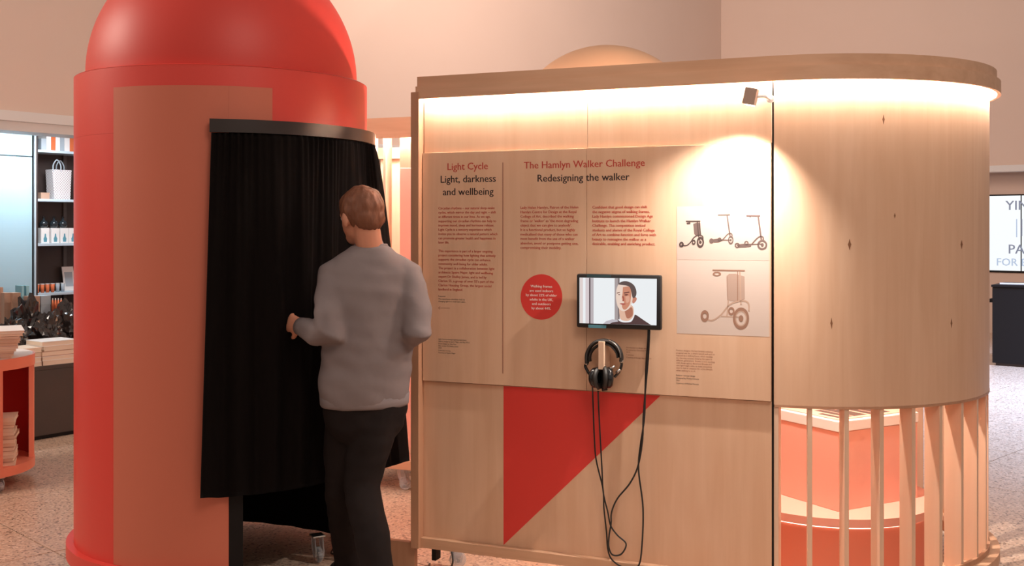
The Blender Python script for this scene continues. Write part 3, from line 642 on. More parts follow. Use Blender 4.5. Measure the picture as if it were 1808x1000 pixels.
# curtain rail and curtain
RR = .694; ar0 = bang(370, RR); ar1 = R(14)
rl = MB().arc(RR - .012, RR + .004, ar0, ar1, 1.936, 1.990, n=48).build('curtain_rail', M['rail'], booth, auto=True)
for a in (ar0 + .04, R(-35), R(10)):
    MB().arc(BR_ + .0005, RR - .0125, a - .015, a + .015, 1.945, 1.980, n=3).build('rail_bracket', M['rail'], rl)
NU, NV = 360, 60; ZC0, ZC1 = .462, 1.934
ac0, ac1 = bang(373, RR - .004), R(7)
bm = bmesh.new(); G = []
for i in range(NU + 1):
    s = i / NU; row = []
    for j in range(NV + 1):
        v = j / NV                      # 0 top, 1 bottom
        z = ZC1 + (ZC0 - ZC1) * v
        a = ac0 + (ac1 - ac0) * s
        # gathers get wider towards the hem
        ph = 38 * 2 * math.pi * (s + .010 * math.sin(11 * s + 3 * v)); ph2 = 8 * 2 * math.pi * s + 2.2 * math.sin(5.3 * s) + .8 * math.sin(13 * s + 2 * v)
        rr = RR - .004 + .0075 * math.sin(ph) * math.exp(-v * 5.5) * (.6 + .4 * math.sin(17 * s)) + .0022 * math.sin(ph * .53 + 1) + .020 * v ** .6 * math.sin(ph2)
        edge_ = max(0, (s - .60) / .40)
        bulge = .185 * edge_ ** 1.2 * (v ** .72)
        rr += bulge + .02 * v * (1 - s)
        a -= .055 * v * (1 - s) ** 2 + .10 * edge_ * v * .8
        row.append(bm.verts.new((rr * math.cos(a), rr * math.sin(a), z + .006 * math.sin(ph2) * v)))
    G.append(row)
for i in range(NU):
    for j in range(NV): bm.faces.new((G[i][j], G[i + 1][j], G[i + 1][j + 1], G[i][j + 1]))
bmesh.ops.solidify(bm, geom=bm.faces[:], thickness=.002)
bmesh.ops.recalc_face_normals(bm, faces=bm.faces)
me = bpy.data.meshes.new('curtain'); bm.to_mesh(me); bm.free()
cu = link('curtain', me, M['curtain'], None, True); cu.location = (BC.x, BC.y, 0)
tag(cu, 'long black gathered curtain hanging across the doorway of the red booth', 'curtain')

# ================================================================== PEACH DOME BOOTH BEHIND
pb = empty('peach_booth', (.616, 7.06, 0), label='peach domed booth rising behind the plywood display unit', cat='booth')
MB().lathe([(.64, 0), (.64, 2.12), (.60, 2.125)], n=64).build('drum_wall', M['peach'], pb, auto=True)
MB().lathe([(.62, 2.13)] + [(.62 * math.cos(t), 2.14 + .60 * math.sin(t)) for t in [math.pi / 2 * i / 24 for i in range(25)]], n=64).build('dome', M['peach'], pb, smooth=True)

# ================================================================== REAR SLATTED UNIT (seen between booth and panel)
RU = Frame(U.world(-.729, 1.28).xy, U.a)
ru = RU.root('slatted_unit', label='lit slatted plywood unit behind the gap right of the black curtain', cat='display unit')
xs0 = RU.hit(600, 400)[0]; xp = RU.hit(706, 400)[0]; xe = RU.hit(727, 400)[0] + .22
MB().box(xs0, xe, -.045, -.030, 2.075, 2.195, bev=.002).build('fascia_band', M['ply_rail'], ru)
MB().box(xs0, xe, -.029, .10, 2.15, 2.19).build('fascia_lid', M['ply_rail'], ru)
MB().box(xs0, xe, -.028, -.012, 2.10, 2.11).build('led_strip', M['led'], ru)
MB().box(xp, xe, 0, .018, .19, 1.90 - .002, bev=.001).build('wall_panel', M['coral_light'], ru); MB().box(xp, xe, 0, .018, 1.902, 2.149, bev=.001).build('wall_panel', M['ply'], ru)
MB().box(xs0, xe, -.04, .08, .135, .19, bev=.002).build('bottom_rail', M['ply_rail'], ru); MB().box(xs0, xe, -.0, .02, .22, .25).build('shelf_edge', M['ply_pale'], ru)
sme = MB().box(-.009, .009, .0, .075, .19, 2.149, bev=.001).mesh('slat')
x = xs0 + .02
while x < xp - .03:
    s = link('slat', sme, M['ply_pale'], ru); s.location.x = x; x += .095
MB().box(xs0, xp + .05, .50, .518, .19, 2.0).build('rear_panel', M['ply_pale'], ru); MB().box(xs0, xp + .06, .45, .50, 1.99, 2.06).build('rear_rail', M['ply_rail'], ru)
MB().box(xs0, xp + .06, .08, .52, .14, .17).build('base_board', M['ply_rail'], ru)
for x in (xs0 + .1, xp, xe - .06): caster_model(ru, x, .03, .135)
il2 = bpy.data.lights.new('slat_lamp', 'POINT'); il2.energy = 15; il2.color = (1, .82, .66); il2.shadow_soft_size = .04
io2 = bpy.data.objects.new('slat_lamp', il2); col.objects.link(io2); io2.location = RU.world(xp - .12, .28, 2.1)

# cable heap on the floor between booth and unit
P = [W(590, 975, 5.05), W(600, 958, 5.1), W(604, 940, 5.15), W(598, 955, 5.2), W(585, 978, 5.1), W(602, 972, 5.05), W(606, 950, 5.12)]
P = [Vector((p.x, p.y, max(p.z, .006))) for p in P]
cb = MB().tube([p - P[0] for p in spline(P, 6)], .005, 6).build('floor_cable', M['plastic'], None, smooth=True); cb.location = P[0]
tag(cb, 'short black cable looped on the floor by the person\'s feet', 'cable')
P = [U.world(.06, .10, .11), U.world(.10, .08, .085), U.world(.12, .05, .04), U.world(.10, .02, .006), U.world(.02, .0, .006), U.world(-.02, .10, .006)]
cb = MB().tube([p - P[0] for p in spline(P, 6)], .005, 6).build('floor_cable', M['plastic'], None, smooth=True); cb.location = P[0]
tag(cb, 'black cable curling down under the left end of the display unit', 'cable')

# ================================================================== PERSON
PB = W(650, 402, 4.45); PB.z = 0
person = empty('person', PB, label='person in grey sweater and dark trousers stepping into the black curtain', cat='person')
def L(px, py, Y): return W(px, py, Y) - PB
fh = Vector((-.66, .75, -.14)).normalized(); up = Vector((-.12, .10, 1)).normalized(); rh = fh.cross(up).normalized(); up = rh.cross(fh)
HM = Matrix((rh, fh, up)).transposed().to_4x4()      # head frame: x right, y forward, z up
hc = L(637, 384, 4.43)
def hpnt(x, y, z): return hc + HM.to_3x3() @ Vector((x, y, z))
sd = Vector((.97, .25, 0)).normalized()
b = MB()
b.ball(hpnt(0, -.012, .025), (.078, .098, .092), HM.to_3x3()); b.ball(hpnt(0, .02, -.02), (.066, .075, .085), HM.to_3x3()); b.ball(hpnt(0, .045, -.075), (.045, .045, .035), HM.to_3x3())
b.ball(hpnt(0, .062, .0), (.05, .035, .06), HM.to_3x3())
b.tube([hpnt(0, .085, .015), hpnt(0, .108, -.022), hpnt(0, .092, -.034)], [.010, .015, .012], 10)
b.tube([hpnt(-.025, .085, -.058), hpnt(.025, .085, -.058)], [.010, .010], 8); b.tube([hpnt(-.045, .078, .022), hpnt(0, .090, .025), hpnt(.045, .078, .022)], .012, 8)
for s in (-1, 1): b.ball(hpnt(s * .080, -.005, -.008), (.010, .022, .034), HM.to_3x3())
nb = L(655, 448, 4.44)
b.tube([hpnt(0, -.03, -.03), (hpnt(0, -.035, -.08) + nb) / 2, nb, nb + Vector((0, 0, -.05))], [.056, .056, .062, .075], 16)
# skeleton points
Sl, Sr = L(592, 486, 4.42), L(715, 488, 4.47)
El, Wl = L(582, 592, 4.30), L(532, 577, 4.42)
Er, Wr = L(738, 588, 4.36), L(712, 590, 4.60)
hipc = L(645, 700, 4.45); chest = L(652, 545, 4.45)
Hl, Hr = L(618, 700, 4.47), L(668, 700, 4.44)
Kl, Al = L(604, 862, 4.50), L(618, 1008, 4.66); Al.z = .09
Kr, Ar = L(638, 855, 4.38), L(676, 1030, 4.20); Ar.z = .13
def torso(b, k=1.0, z0=None):
    secs = [(hipc + Vector((0, 0, -.06)), .165, .115), (hipc, .172, .122), (L(646, 650, 4.44), .165, .115), (L(648, 600, 4.44), .168, .118), (chest, .185, .125), (L(653, 500, 4.44), .190, .118), (L(654, 470, 4.44), .150, .095), (L(655, 448, 4.44), .085, .075)]
    b.tube([s[0] for s in secs], [(s[1] * k, s[2] * k) for s in secs], 28, ax=sd)
torso(b, .9)
b.tube([Sl, (Sl + El) / 2, El, (El + Wl) / 2, Wl], [.05, .044, .038, .036, .027], 14); b.tube([Sr, (Sr + Er) / 2, Er, (Er + Wr) / 2, Wr], [.05, .044, .038, .036, .027], 14)
for H, Kn, An in ((Hl, Kl, Al), (Hr, Kr, Ar)): b.tube([H, (H + Kn) / 2, Kn, Kn * .65 + An * .35, An], [.085, .075, .056, .054, .038], 16)
def hand(b, Wp, d, palm_n, size=1.0, curl=.6, thumb=1):
    """hand from the wrist along d; palm_n is the way the palm faces"""
    d = d.normalized(); pn = (palm_n - d * palm_n.dot(d)).normalized(); sdv = d.cross(pn)
    kn = Wp + d * .085 * size
    b.tube([Wp - d * .01, Wp + d * .03, kn], [(.026, .019), (.036, .017), (.041, .014)], 14, ax=sdv)
    for i, (o_, ln) in enumerate(((-.033, .062), (-.011, .072), (.011, .068), (.033, .054))):
        p = kn + sdv * o_ * size - d * .012; q = d; pts = [p]; a = .25
        for seg in (.42, .32, .26):
            a += curl; pts.append(pts[-1] + (d * math.cos(a) + pn * math.sin(a)) * ln * size * seg * 1.25)
        b.tube(pts, [.0095, .009, .0085, .0075], 8); b.ball(pts[-1], .0078, n=10)
    t0 = Wp + d * .025 - sdv * thumb * .028; t1 = t0 + (d * .6 - sdv * thumb * .7 + pn * .35).normalized() * .036; t2 = t1 + (d * .85 - sdv * thumb * .2 + pn * .5).normalized() * .034
    b.tube([t0 + sdv * thumb * .01, t0, t1, t2], [.015, .014, .011, .009], 8); b.ball(t2, .009, n=10)
hand(b, Wl, L(512, 570, 4.47) - Wl, Vector((.35, .9, -.1)), curl=.55, thumb=-1)
hand(b, Wr, Vector((-.35, .9, .1)), Vector((-.5, 0, -.8)), curl=.5, thumb=1)
for An, fd in ((Al, Vector((-.45, .9, 0))), (Ar, Vector((-.45, .85, -.25)))):
    b.tube([An, An + Vector((0, 0, -.05)), An + fd.normalized() * .12 + Vector((0, 0, -.06))], [.036, .036, .028], 12)
body = b.build('body', M['skin'], person)
bake(body, [('REMESH', dict(mode='VOXEL', voxel_size=.0062)), ('SMOOTH', dict(factor=.5, iterations=4))])
for s in (-1, 1):
    e = MB().ball(hpnt(s * .031, .080, .008), .0125, n=14).build('eye', mat('eye', (.75, .70, .66), .2), person, smooth=True)
# hair: cap following the skull, open at the face
hb = MB(); hb.ball(hpnt(0, -.014, .034), (.087, .108, .096), HM.to_3x3(), 40)
hb.ball(hpnt(0, -.06, -.005), (.070, .058, .062), HM.to_3x3(), 30)
for s in (-1, 1): hb.ball(hpnt(s * .066, .01, .012), (.018, .022, .045), HM.to_3x3(), 14)
R3 = HM.to_3x3(); Rt = R3.transposed()
for v in list(hb.bm.verts):          # hairline: everything below it is pulled inside the skull
    q = Rt @ (v.co - hc)
    t = min(max((q.y + .06) / .13, 0), 1); lim = -.062 + (t ** 1.6) * .125
    if q.z < lim: q = Vector((q.x * .72, q.y * .72, lim - .004)); v.co = hc + R3 @ q
hair = hb.build('hair', M['hair'], person)
bake(hair, [('REMESH', dict(mode='VOXEL', voxel_size=.006)), ('SMOOTH', dict(factor=.5, iterations=5))])
displace(hair, lambda q: .005 * noise.noise(Vector((q.x * 60, q.y * 60, q.z * 26))) + .004 * noise.noise(q * 22))
# sweater
b = MB()
secs = [(L(644, 716, 4.45), .176, .128), (L(644, 700, 4.45), .186, .140), (L(645, 665, 4.44), .190, .142), (L(648, 610, 4.44), .186, .140), (L(650, 555, 4.44), .194, .140), (L(652, 510, 4.44), .202, .132), (L(653, 480, 4.44), .185, .115), (L(654, 455, 4.44), .140, .098), (L(655, 434, 4.44), .078, .075)]
b.tube([s[0] for s in secs], [(s[1], s[2]) for s in secs], 32, ax=sd)
b.tube([L(620, 468, 4.43), Sl, (Sl + El) / 2 + Vector((-.006, 0, 0)), El, El * .6 + Wl * .4, Wl + (El - Wl) * .08], [.060, .076, .072, .066, .058, .043], 18)
b.tube([L(690, 468, 4.46), Sr, (Sr + Er) / 2 + Vector((.01, 0, 0)), Er, El * 0 + Er * .6 + Wr * .4, Wr + (Er - Wr) * .05], [.060, .076, .072, .063, .056, .042], 18)
b.tube([L(635, 449, 4.44), L(675, 449, 4.44)], [.062, .062], 14)
sw = b.build('sweater', M['sweater'], person)
bake(sw, [('REMESH', dict(mode='VOXEL', voxel_size=.008)), ('SMOOTH', dict(factor=.6, iterations=10))])
def folds(q):
    da = min((q - El).length, (q - Er).length); k = 1.0 + 1.5 * max(0, 1 - da / .18)
    return .0085 * k * (noise.noise(Vector((q.x * 5 + q.z * 2, q.y * 5, q.z * 11))) + .55 * noise.noise(Vector((q.x * 11 + q.z * 6, q.y * 9, q.z * 19 + 4))))
displace(sw, folds)
MB().tube([L(655, 440, 4.44) + Vector((0, 0, -.012)), L(655, 435, 4.44), L(655, 435, 4.44) + Vector((0, 0, .010))], [(.078, .072), (.073, .068), (.067, .062)], 28, ax=sd).build('collar', M['sweater'], sw, smooth=True)
dW = (Wl - El).normalized(); MB().tube([Wl - dW * .035, Wl - dW * .02, Wl + dW * .008], [.043, .040, .037], 18).build('cuff', M['sweater'], sw, smooth=True)
dW = (Wr - Er).normalized(); MB().tube([Wr - dW * .035, Wr - dW * .02, Wr + dW * .008], [.043, .040, .037], 18).build('cuff', M['sweater'], sw, smooth=True)
MB().tube([L(644, 716, 4.45), L(644, 712, 4.45), L(644, 694, 4.45)], [(.178, .131), (.183, .137), (.186, .140)], 36, ax=sd).build('hem', M['sweater'], sw, smooth=True)
# trousers
b = MB()
b.tube([L(645, 690, 4.45), L(645, 720, 4.45), L(643, 750, 4.45), L(642, 775, 4.45)], [(.168, .122), (.176, .130), (.168, .128), (.12, .10)], 30, ax=sd)
for H, Kn, An in ((Hl, Kl, Al), (Hr, Kr, Ar)):
    b.tube([H, H * .65 + Kn * .35, (H + Kn) / 2 + Vector((0, 0, -.02)), Kn, Kn * .5 + An * .5, An * .95 + Kn * .05 + Vector((0, 0, -.03))], [.102, .098, .090, .076, .072, .062], 20)
tr = b.build('trousers', M['trousers'], person)
bake(tr, [('REMESH', dict(mode='VOXEL', voxel_size=.008)), ('SMOOTH', dict(factor=.6, iterations=8))])
displace(tr, lambda q: .008 * (noise.noise(Vector((q.x * 6, q.y * 6, q.z * 9))) + .6 * noise.noise(Vector((q.x * 14, q.y * 12, q.z * 22)))))
for An, fd, rz in ((Al, Vector((-.45, .9, 0)), 0), (Ar, Vector((-.45, .9, 0)), .06)):
    fd = fd.normalized(); base = Vector((An.x, An.y, 0)); s = MB()
    s.tube([base - fd * .075 + Vector((0, 0, .045 + rz * 1.1)), base + Vector((0, 0, .05 + rz)), base + fd * .09 + Vector((0, 0, .043 + rz * .4)), base + fd * .175 + Vector((0, 0, .036)), base + fd * .205 + Vector((0, 0, .030))],
           [(.030, .034), (.038, .042), (.043, .036), (.040, .030), (.018, .016)], 20, ax=fd.cross(Vector((0, 0, 1))))
    s.tube([An + Vector((0, 0, .0)), An + Vector((0, 0, -.05))], [.042, .042], 16)
    sh = s.build('shoe', M['shoe'], person); bake(sh, [('REMESH', dict(mode='VOXEL', voxel_size=.006)), ('SMOOTH', dict(factor=.5, iterations=4))])
    mz = min(v.co.z for v in sh.data.vertices)
    for v in sh.data.vertices: v.co.z = max(v.co.z - mz * (1 if rz == 0 else 1), .001)

# ================================================================== SHOP ON THE LEFT
tc_ = Vector((-3.34, 6.5))
tro = empty('round_trolley', (tc_.x, tc_.y, 0), label='round coral red book trolley on casters at the left edge', cat='trolley')
RT = .42; TA = math.atan2(-tc_.y, -tc_.x)
MB().lathe([(0, .71), (RT, .71), (RT, .775), (0, .775)], n=64).build('top_disc', M['coral'], tro, auto=True)
MB().lathe([(0, .085), (RT, .085), (RT, .14), (0, .14)], n=64).build('base_disc', M['coral'], tro, auto=True)
MB().lathe([(0, .7755), (RT - .012, .7755), (RT - .012, .778), (0, .778)], n=64).build('white_top', M['white'], tro, auto=True)
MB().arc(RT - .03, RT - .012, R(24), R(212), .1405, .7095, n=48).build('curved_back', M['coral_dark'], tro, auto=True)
MB().arc(RT - .032, RT - .004, R(16), R(23.8), .1405, .7095, n=4).build('side_panel', M['coral'], tro, auto=True)
MB().arc(RT - .032, RT - .004, R(212.2), R(218), .1405, .7095, n=4).build('side_panel', M['coral'], tro, auto=True)
mt = Matrix.Rotation(R(-31), 4, 'Z')
MB().box(RT - .05, RT - .006, -.012, .012, .1405, .7095, mtx=mt).build('divider', M['coral'], tro)
for a in (-30, -120, 60, 150): caster_model(tro, .37 * math.cos(R(a)), .37 * math.sin(R(a)), .085, .030, R(a))
ORD = ['topmost', 'second from top', 'third from top', 'fourth from top', 'fifth from top', 'sixth from top', 'seventh from top', 'eighth from top', 'ninth from top', 'tenth from top', 'eleventh from top', 'twelfth from top', 'thirteenth from top']
def stack(n, loc, sx, sy, hz, rz, label, group, cols, jit=.01, taper=0.0, cat='book'):
    z = loc[2]; ob = None
    for i in range(n):
        h = hz * random.uniform(.8, 1.2); kx = 1 + taper * i / n
        e = empty('book', (loc[0] + random.uniform(-jit, jit), loc[1] + random.uniform(-jit, jit), z), rz + random.uniform(-.06, .06), (ORD[n - 1 - i] + ' ' + label), cat, group)
        MB().box(-sx * kx / 2, sx * kx / 2, -sy * kx / 2, sy * kx / 2, h * .12, h * .88).build('pages', M['cream'], e)
        c = MB(); c.box(-sx * kx / 2 - .002, sx * kx / 2 + .002, -sy * kx / 2 - .002, sy * kx / 2 + .002, 0, h * .12); c.box(-sx * kx / 2 - .002, sx * kx / 2 + .002, -sy * kx / 2 - .002, sy * kx / 2 + .002, h * .88, h)
        c.build('cover', cols[i % len(cols)], e)
        z += h + .0005
    return z
stack(11, (-3.10, 6.42, .7785), .22, .26, .0150, .45, 'booklet in the fanned stack on top of the coral trolley', 'booklets on the trolley top', [M['cream'], M['white'], M['tan']], .006, .55)
stack(13, (-3.07, 6.44, .1405), .18, .22, .022, .35, 'booklet in the tall stack inside the coral trolley', 'booklets inside the trolley', [M['cream'], M['tan'], M['cream']], .008)
# low dark table, its front parallel to the shop wall
tab = LW.root('shop_table', label='low dark brown shop table piled with books behind the trolley', cat='table')
ZTb = .535
MB().box(-1.6, 2.6, -.39, .30, 0.03, ZTb - .03).build('front_body', M['tabledark'], tab); MB().box(-1.58, 2.58, -.37, .28, 0, .03).build('plinth', M['black'], tab)
MB().box(-1.6, 2.6, -.39, .30, ZTb - .03, ZTb, bev=.003).build('table_top', M['tabledark'], tab)
x0 = LW.hit(72, 640, -.38)[0]
for k, (xx, n) in enumerate(((x0 + .16, 5), (x0 + .47, 4), (x0 - .12, 4))):
    p = LW.world(xx, -.25, ZTb + .0005)
    stack(n, p, .27, .24, .036, LW.a, ['cream book in the middle stack on the shop table', 'cream book in the stack partly behind the red booth', 'cream book in the stack beside the trolley'][k], 'books on the shop table %d' % k, [M['cream'], M['white'], M['tan']], .006)
# crumpled glossy black film bundles
bun = [(20, 588, -.02, .125, .17, 'leftmost crumpled glossy black film bundle on the shop table'), (52, 570, .19, .13, .21, 'largest crumpled glossy black film bundle in the middle of the shop table'), (86, 583, -.02, .125, .175, 'crumpled glossy black film bundle above the book stack'), (119, 577, .19, .12, .19, 'rightmost crumpled black film bundle next to the red booth')]
for px, py, yo, sx, sz, lab in bun:
    x, z = LW.hit(px, py, yo); bm = bmesh.new(); bmesh.ops.create_icosphere(bm, subdivisions=4, radius=1)
    sd_ = random.uniform(0, 50)
    for v in bm.verts:
        q = v.co.copy(); d = 1 + .55 * noise.noise(q * 1.5 + Vector((sd_, 0, 0))) + .40 * (.5 - abs(noise.noise(q * 2.6 + Vector((0, sd_, 0)))) * 2) + random.uniform(-.035, .035)
        v.co = Vector((q.x * d * sx, q.y * d * .085, max(q.z * d, -.95) * sz))
    mz = min(v.co.z for v in bm.verts)
    for v in bm.verts: v.co.z -= mz
    me = bpy.data.meshes.new('film_bundle'); bm.to_mesh(me); bm.free()
    o = link('film_bundle', me, M['foil'], None, False); p = LW.world(x, yo, ZTb + .0005); o.location = p; o.rotation_euler.z = LW.a
    tag(o, lab, 'bundle', 'crumpled black bundles on the shop table')
# cartons at the back of the table, on a riser
ris = LW.root('display_riser', label='dark stepped riser behind the film bundles on the shop table', cat='riser')
MB().box(-1.2, 1.6, .33, .80, 0, .72).build('body', M['tabledark'], ris); MB().box(-1.2, 1.6, .33, .80, .721, .735).build('top', M['tabledark'], ris)
cart = [(4, 508, 2, 'tan', 15), (14, 520, 30, 'tan', 0), (30, 517, 0, 'tan', 0), (48, 505, 0, 'tealbox', 0), (62, 524, 0, 'tan', 0), (80, 523, 0, 'tan', 0)]
CT = [(0, 6, 508, .5, 'tan', 'half hidden tan carton at the far left of the riser'), (7, 21, 518, .45, 'tan', 'tan carton second from the left on the riser'), (22, 37, 518, .42, 'tan', 'square tan carton third from the left on the riser'),
      (38, 43, 505, .6, 'tealbox', 'narrow teal acrylic box behind the tan cartons'), (46, 52, 505, .6, 'tealbox', 'teal acrylic box just right of the narrowest teal box'), (53, 71, 524, .42, 'tan', 'wide tan carton in the middle of the riser'), (72, 90, 523, .42, 'bluegrey', 'pale patterned carton right of the wide tan carton')]
for a, c, py, yo, mm, lab in CT:
    xa, z1 = LW.hit(a, py, yo); xb = LW.hit(c, py, yo)[0]
    o = empty('carton', LW.world((xa + xb) / 2, yo, .7355), LW.a, lab, 'carton', 'cartons on the shop riser')
    wd = (xb - xa) / 2 - .003; h = max(z1 - .7355, .08)
    MB().box(-wd, wd, 0, .10, 0, h, bev=.002).build('box', M[mm], o); MB().box(-wd - .001, wd + .001, -.001, .101, h * .72, h + .001, bev=.001).build('lid', M[mm], o)
for i, px in enumerate((93, 98, 103, 108)):
    x, z1 = LW.hit(px, 530, .46); o = empty('tube_pack', LW.world(x, .46, .7355), LW.a, ['first', 'second', 'third', 'fourth'][i] + ' slim orange tube pack from the left, on the riser by the pale carton', 'tube', 'orange tubes on the riser')
    h = max(z1 - .7355, .07)
    MB().lathe([(0, 0), (.008, 0), (.0098, h * .8), (.006, h), (0, h)], n=12).build('body', M['orange'], o, smooth=True); MB().lathe([(0, h), (.005, h), (.0045, h + .014), (0, h + .014)], n=10).build('cap', M['white'], o)
# shelving
YS = 1.25
sh = LW.root('shelving_unit', label='dark brown wall shelving with pale shelf boards beside the blue panel', cat='shelving')
xa = LW.hit(61, 300, .98)[0]; xb = xa + 1.5
MB().box(xa, xb, YS, YS + .03, 0, SOF + .1).build('back_panel', M['shelfdark'], sh)
MB().box(xa, xa + .03, 0.98, YS - .001, 0, SOF + .1).build('side_panel', M['shelfdark'], sh)
MB().box(xa - .010, xa + .006, .965, .9795, 0, SOF + .1).build('edge_strip', M['shelfedge'], sh)
xu = LW.hit(115, 300, 1.23)[0]; MB().box(xu - .015, xu + .015, YS - .02, YS - .001, 0, SOF + .1).build('upright', mat('upright_grey', (.09, .075, .07), .5), sh)
ZSH = [LW.hit(100, y, .98)[1] for y in (266, 352, 430, 517)]
for z in ZSH: MB().box(xa + .031, xb, .98, YS - .021, z - .022, z, bev=.002).build('shelf_board', M['shelfedge'], sh)
def on(px, yo): return LW.hit(px, 300, yo)[0]
cols = ['bluegrey', 'white', 'orange', 'white', 'bluegrey', 'white', 'orange', 'white', 'white', 'orange']
xx = on(73, 1.02)
names = ['narrow grey book at the left end of the top shelf', 'white spined book second from left on the top shelf', 'orange spined book third from left on the top shelf', 'white spined book fourth from left on the top shelf', 'grey spined book in the middle of the top shelf', 'white spined book right of the grey book on the top shelf', 'orange spined book near the booth on the top shelf', 'white spined book nearest the booth on the top shelf']
for i in range(8):
    wd = random.uniform(.034, .05); h = .10 if i == 0 else random.uniform(.20, .225)
    e = empty('book', LW.world(xx + wd / 2, 1.02, ZSH[0] + .0005), LW.a, names[i], 'book', 'books on the top shelf')
    MB().box(-wd / 2, wd / 2, 0, .004, 0, h).build('spine', M[cols[i]], e); MB().box(-wd / 2 + .003, wd / 2 - .003, .004, .15, .003, h - .003).build('pages', M['cream'], e)
    MB().box(-wd / 2, -wd / 2 + .003, .004, .153, 0, h).build('cover', M[cols[i]], e); MB().box(wd / 2 - .003, wd / 2, .004, .153, 0, h).build('cover', M[cols[i]], e)
    xx += wd + .002
# woven bag
wm = mat('woven_bag', (.8, .75, .7), .5); n, l, bb = nodes(wm); tcn = n.new('ShaderNodeTexCoord'); ck = n.new('ShaderNodeTexChecker'); ck.inputs['Scale'].default_value = 85
ck.inputs[1].default_value = (.85, .85, .86, 1); ck.inputs[2].default_value = (.45, .36, .36, 1); l.new(tcn.outputs['Object'], ck.inputs[0]); l.new(ck.outputs[0], bb.inputs['Base Color'])
xc = on(109, 1.05); zt = LW.hit(105, 300, 1.05)[1]; bh = zt - ZSH[1]
bag = empty('woven_bag', LW.world(xc, 1.10, ZSH[1] + .001), LW.a, 'checked woven shopping bag with two loop handles on the shelf', 'bag')
b = MB(); P = [(-.085, -.06), (.085, -.06), (.085, .06), (-.085, .06)]
lo = [b.bm.verts.new((x * .88, y, 0)) for x, y in P]; hi = [b.bm.verts.new((x * 1.08, y * .9, bh)) for x, y in P]
b.bm.faces.new(lo)
for i in range(4): b.bm.faces.new((lo[i], lo[(i + 1) % 4], hi[(i + 1) % 4], hi[i]))
b.build('body', wm, bag)
for y, dx in ((-.05, -.045), (.05, .045)):
    MB().tube(spline([(dx - .035, y, bh - .02), (dx - .035, y, bh + .04), (dx, y, bh + .085), (dx + .035, y, bh + .04), (dx + .035, y, bh - .02)], 5), .006, 8).build('handle', M['bluegrey'], bag, smooth=True)
o = empty('card_box', LW.world(on(80, 1.05), 1.05, ZSH[1] + .001), LW.a, 'small grey brown card box left of the woven bag', 'box')
MB().box(-.04, .04, 0, .09, 0, .055, bev=.002).build('body', M['tan'], o); MB().box(-.041, .041, -.001, .091, .045, .057, bev=.001).build('lid', M['tan'], o)
# white boxes with a bottle print, dark round bottles on top
pos = ['leftmost', 'second', 'third', 'rightmost']
for i, px in enumerate((80, 98, 114, 129)):
    x = on(px, 1.02); hbx = LW.hit(px, 403, 1.02)[1] - ZSH[2]
    o = empty('gift_box', LW.world(x, 1.02, ZSH[2] + .001), LW.a, pos[i] + ' white gift box with a printed bottle on the third shelf', 'box', 'white gift boxes on the third shelf')
    MB().box(-.038, .038, 0, .09, 0, hbx, bev=.002).build('body', M['white'], o)
    b = MB(); b.poly([(a, -.0006, z) for a, z in [(-.014, .012), (.014, .012), (.017, .04), (.008, .06), (.005, .085), (-.005, .085), (-.008, .06), (-.017, .04)]]); b.build('bottle_print', M['sticker'], o)
    if i < 3:
        g = empty('round_bottle', LW.world(x + .012, 1.065, ZSH[2] + hbx + .003), LW.a, pos[i].replace('third', 'third') + ' smoked glass bottle standing on the white gift boxes', 'bottle', 'smoked bottles above the gift boxes')
        MB().lathe([(0, 0), (.022, 0), (.036, .02), (.038, .035), (.026, .058), (.010, .066), (.009, .085), (0, .085)], n=24).build('body', M['glassdark'], g, smooth=True)
        MB().lathe([(0, .085), (.011, .085), (.011, .10), (0, .10)], n=16).build('stopper', M['black'], g)
# cups and a card on the lowest visible shelf
for i, px in enumerate((68, 77, 86, 95, 104, 113)):
    h = .072; o = empty('paper_cup', LW.world(on(px, 1.04), 1.06, ZSH[3] + .001), LW.a, ['striped orange paper cup, %s from the left on the low shelf' % s for s in ('first', 'second', 'third', 'fourth', 'fifth', 'sixth')][i], 'cup', 'paper cups on the low shelf')
    MB().lathe([(0, 0), (.0135, 0), (.018, h), (.016, h), (.012, .004), (0, .004)], n=18).build('body', M['orange'] if i < 4 else M['bluegrey'], o, smooth=True); MB().lathe([(.017, h), (.0190, h), (.0190, h + .006), (.017, h + .006), (.017, h)], n=18).build('rim', M['white'], o)
o = empty('picture_card', LW.world(on(124, 1.15), 1.15, ZSH[3] + .001), LW.a, 'pale picture card leaning on the back of the low shelf', 'card')
MB().box(-.055, .055, 0, .006, 0, .22, mtx=Matrix.Rotation(R(-12), 4, 'X')).build('card', M['white'], o); MB().box(-.038, .038, -.001, .0, .04, .17, mtx=Matrix.Rotation(R(-12), 4, 'X')).build('print', M['bluegrey'], o)

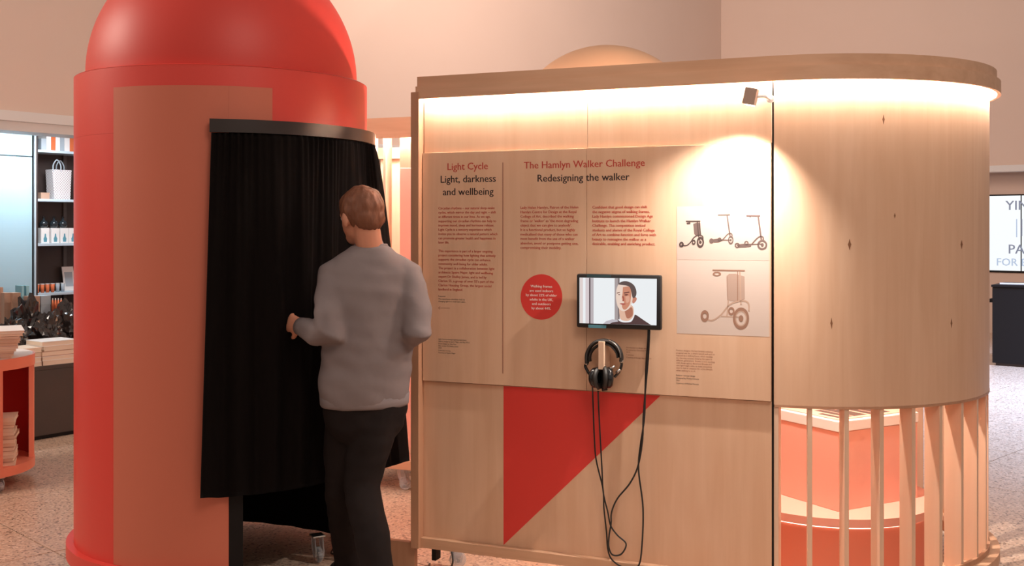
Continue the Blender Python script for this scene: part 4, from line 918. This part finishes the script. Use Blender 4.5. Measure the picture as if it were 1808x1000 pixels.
# ================================================================== FAR RIGHT: screen wall and counter
YR = .33
xl, zt = RW.hit(1744, 344, YR); xs = RW.hit(1802.5, 344, YR)[0]; zb = RW.hit(1744, 481, YR)[1]
for k in range(2):
    x0 = xl if k == 0 else xs + .004; x1 = xs if k == 0 else xs + (xs - xl) * 1.6
    ws = empty('wall_screen', RW.world(x0, YR, zb), RW.a, ['white glowing screen panel nearest the display unit on the far wall', 'white glowing screen panel cut by the right picture edge'][k], 'screen', 'white screen wall panels')
    wscr = ws
    MB().box(0, x1 - x0, -.0, .02, 0, zt - zb, bev=.001).build('frame', M['black'], ws)
    MB().box(.008, x1 - x0 - .004, -.002, -.0005, .03, zt - zb - .02).build('display', emis('screen_white', (.93, .97, 1.0), 1.0), ws)
    if k == 0: ws0 = ws; x00 = x0
inkb = emis('screen_ink', (.20, .22, .30), 1.0); inkl = emis('screen_ink_light', (.45, .55, .72), 1.0)
t1 = text_block('screen_text', ['YIN'], [371], 1775, 1815, inkb, ws0, fr=RW, e=-YR + .004, bold=.004)
t2 = text_block('screen_text', ['PA'], [448], 1781, 1809, inkb, ws0, fr=RW, e=-YR + .004, bold=.004)
t3 = text_block('screen_text', ['FOR E'], [469], 1760, 1812, inkl, ws0, fr=RW, e=-YR + .004, bold=.004)
for t in (t1, t2, t3): t.matrix_parent_inverse = Matrix.Translation((-x00, -YR, -zb))
def rp(px, py): x, z = RW.hit(px, py, YR - .004); return Vector((x - x00, -.004, z - zb))
MB().box(rp(1794, 387).x, rp(1796, 387).x, -.004, -.0025, rp(1794, 419).z, rp(1794, 387).z).build('screen_bar', inkl, ws0); MB().box(rp(1803, 387).x, rp(1805, 387).x, -.004, -.0025, rp(1803, 417).z, rp(1803, 387).z).build('screen_bar', inkb, ws0)
ct = empty('reception_counter', (5.40, 12.1, 0), RW.a, label='black reception counter standing in front of the far screen wall', cat='counter')
MB().box(0, 2.4, 0, .7, .03, .88, bev=.004).build('body', M['black'], ct); MB().box(-.01, 2.41, -.01, .71, .881, .907, bev=.003).build('counter_top', M['black'], ct)
MB().box(-.06, -.0105, .1, .5, .70, .74).build('side_handle', M['black'], ct); MB().box(.03, 2.37, .03, .67, 0, .03).build('kick_plinth', M['shelfdark'], ct)
pp = empty('leaflet', (5.52, 12.18, .9085), RW.a + .2, label='white leaflet lying on the black counter', cat='leaflet'); MB().box(0, .3, 0, .2, 0, .006).build('pages', M['white'], pp); MB().box(0, .3, 0, .2, .0062, .008).build('cover', M['white'], pp)
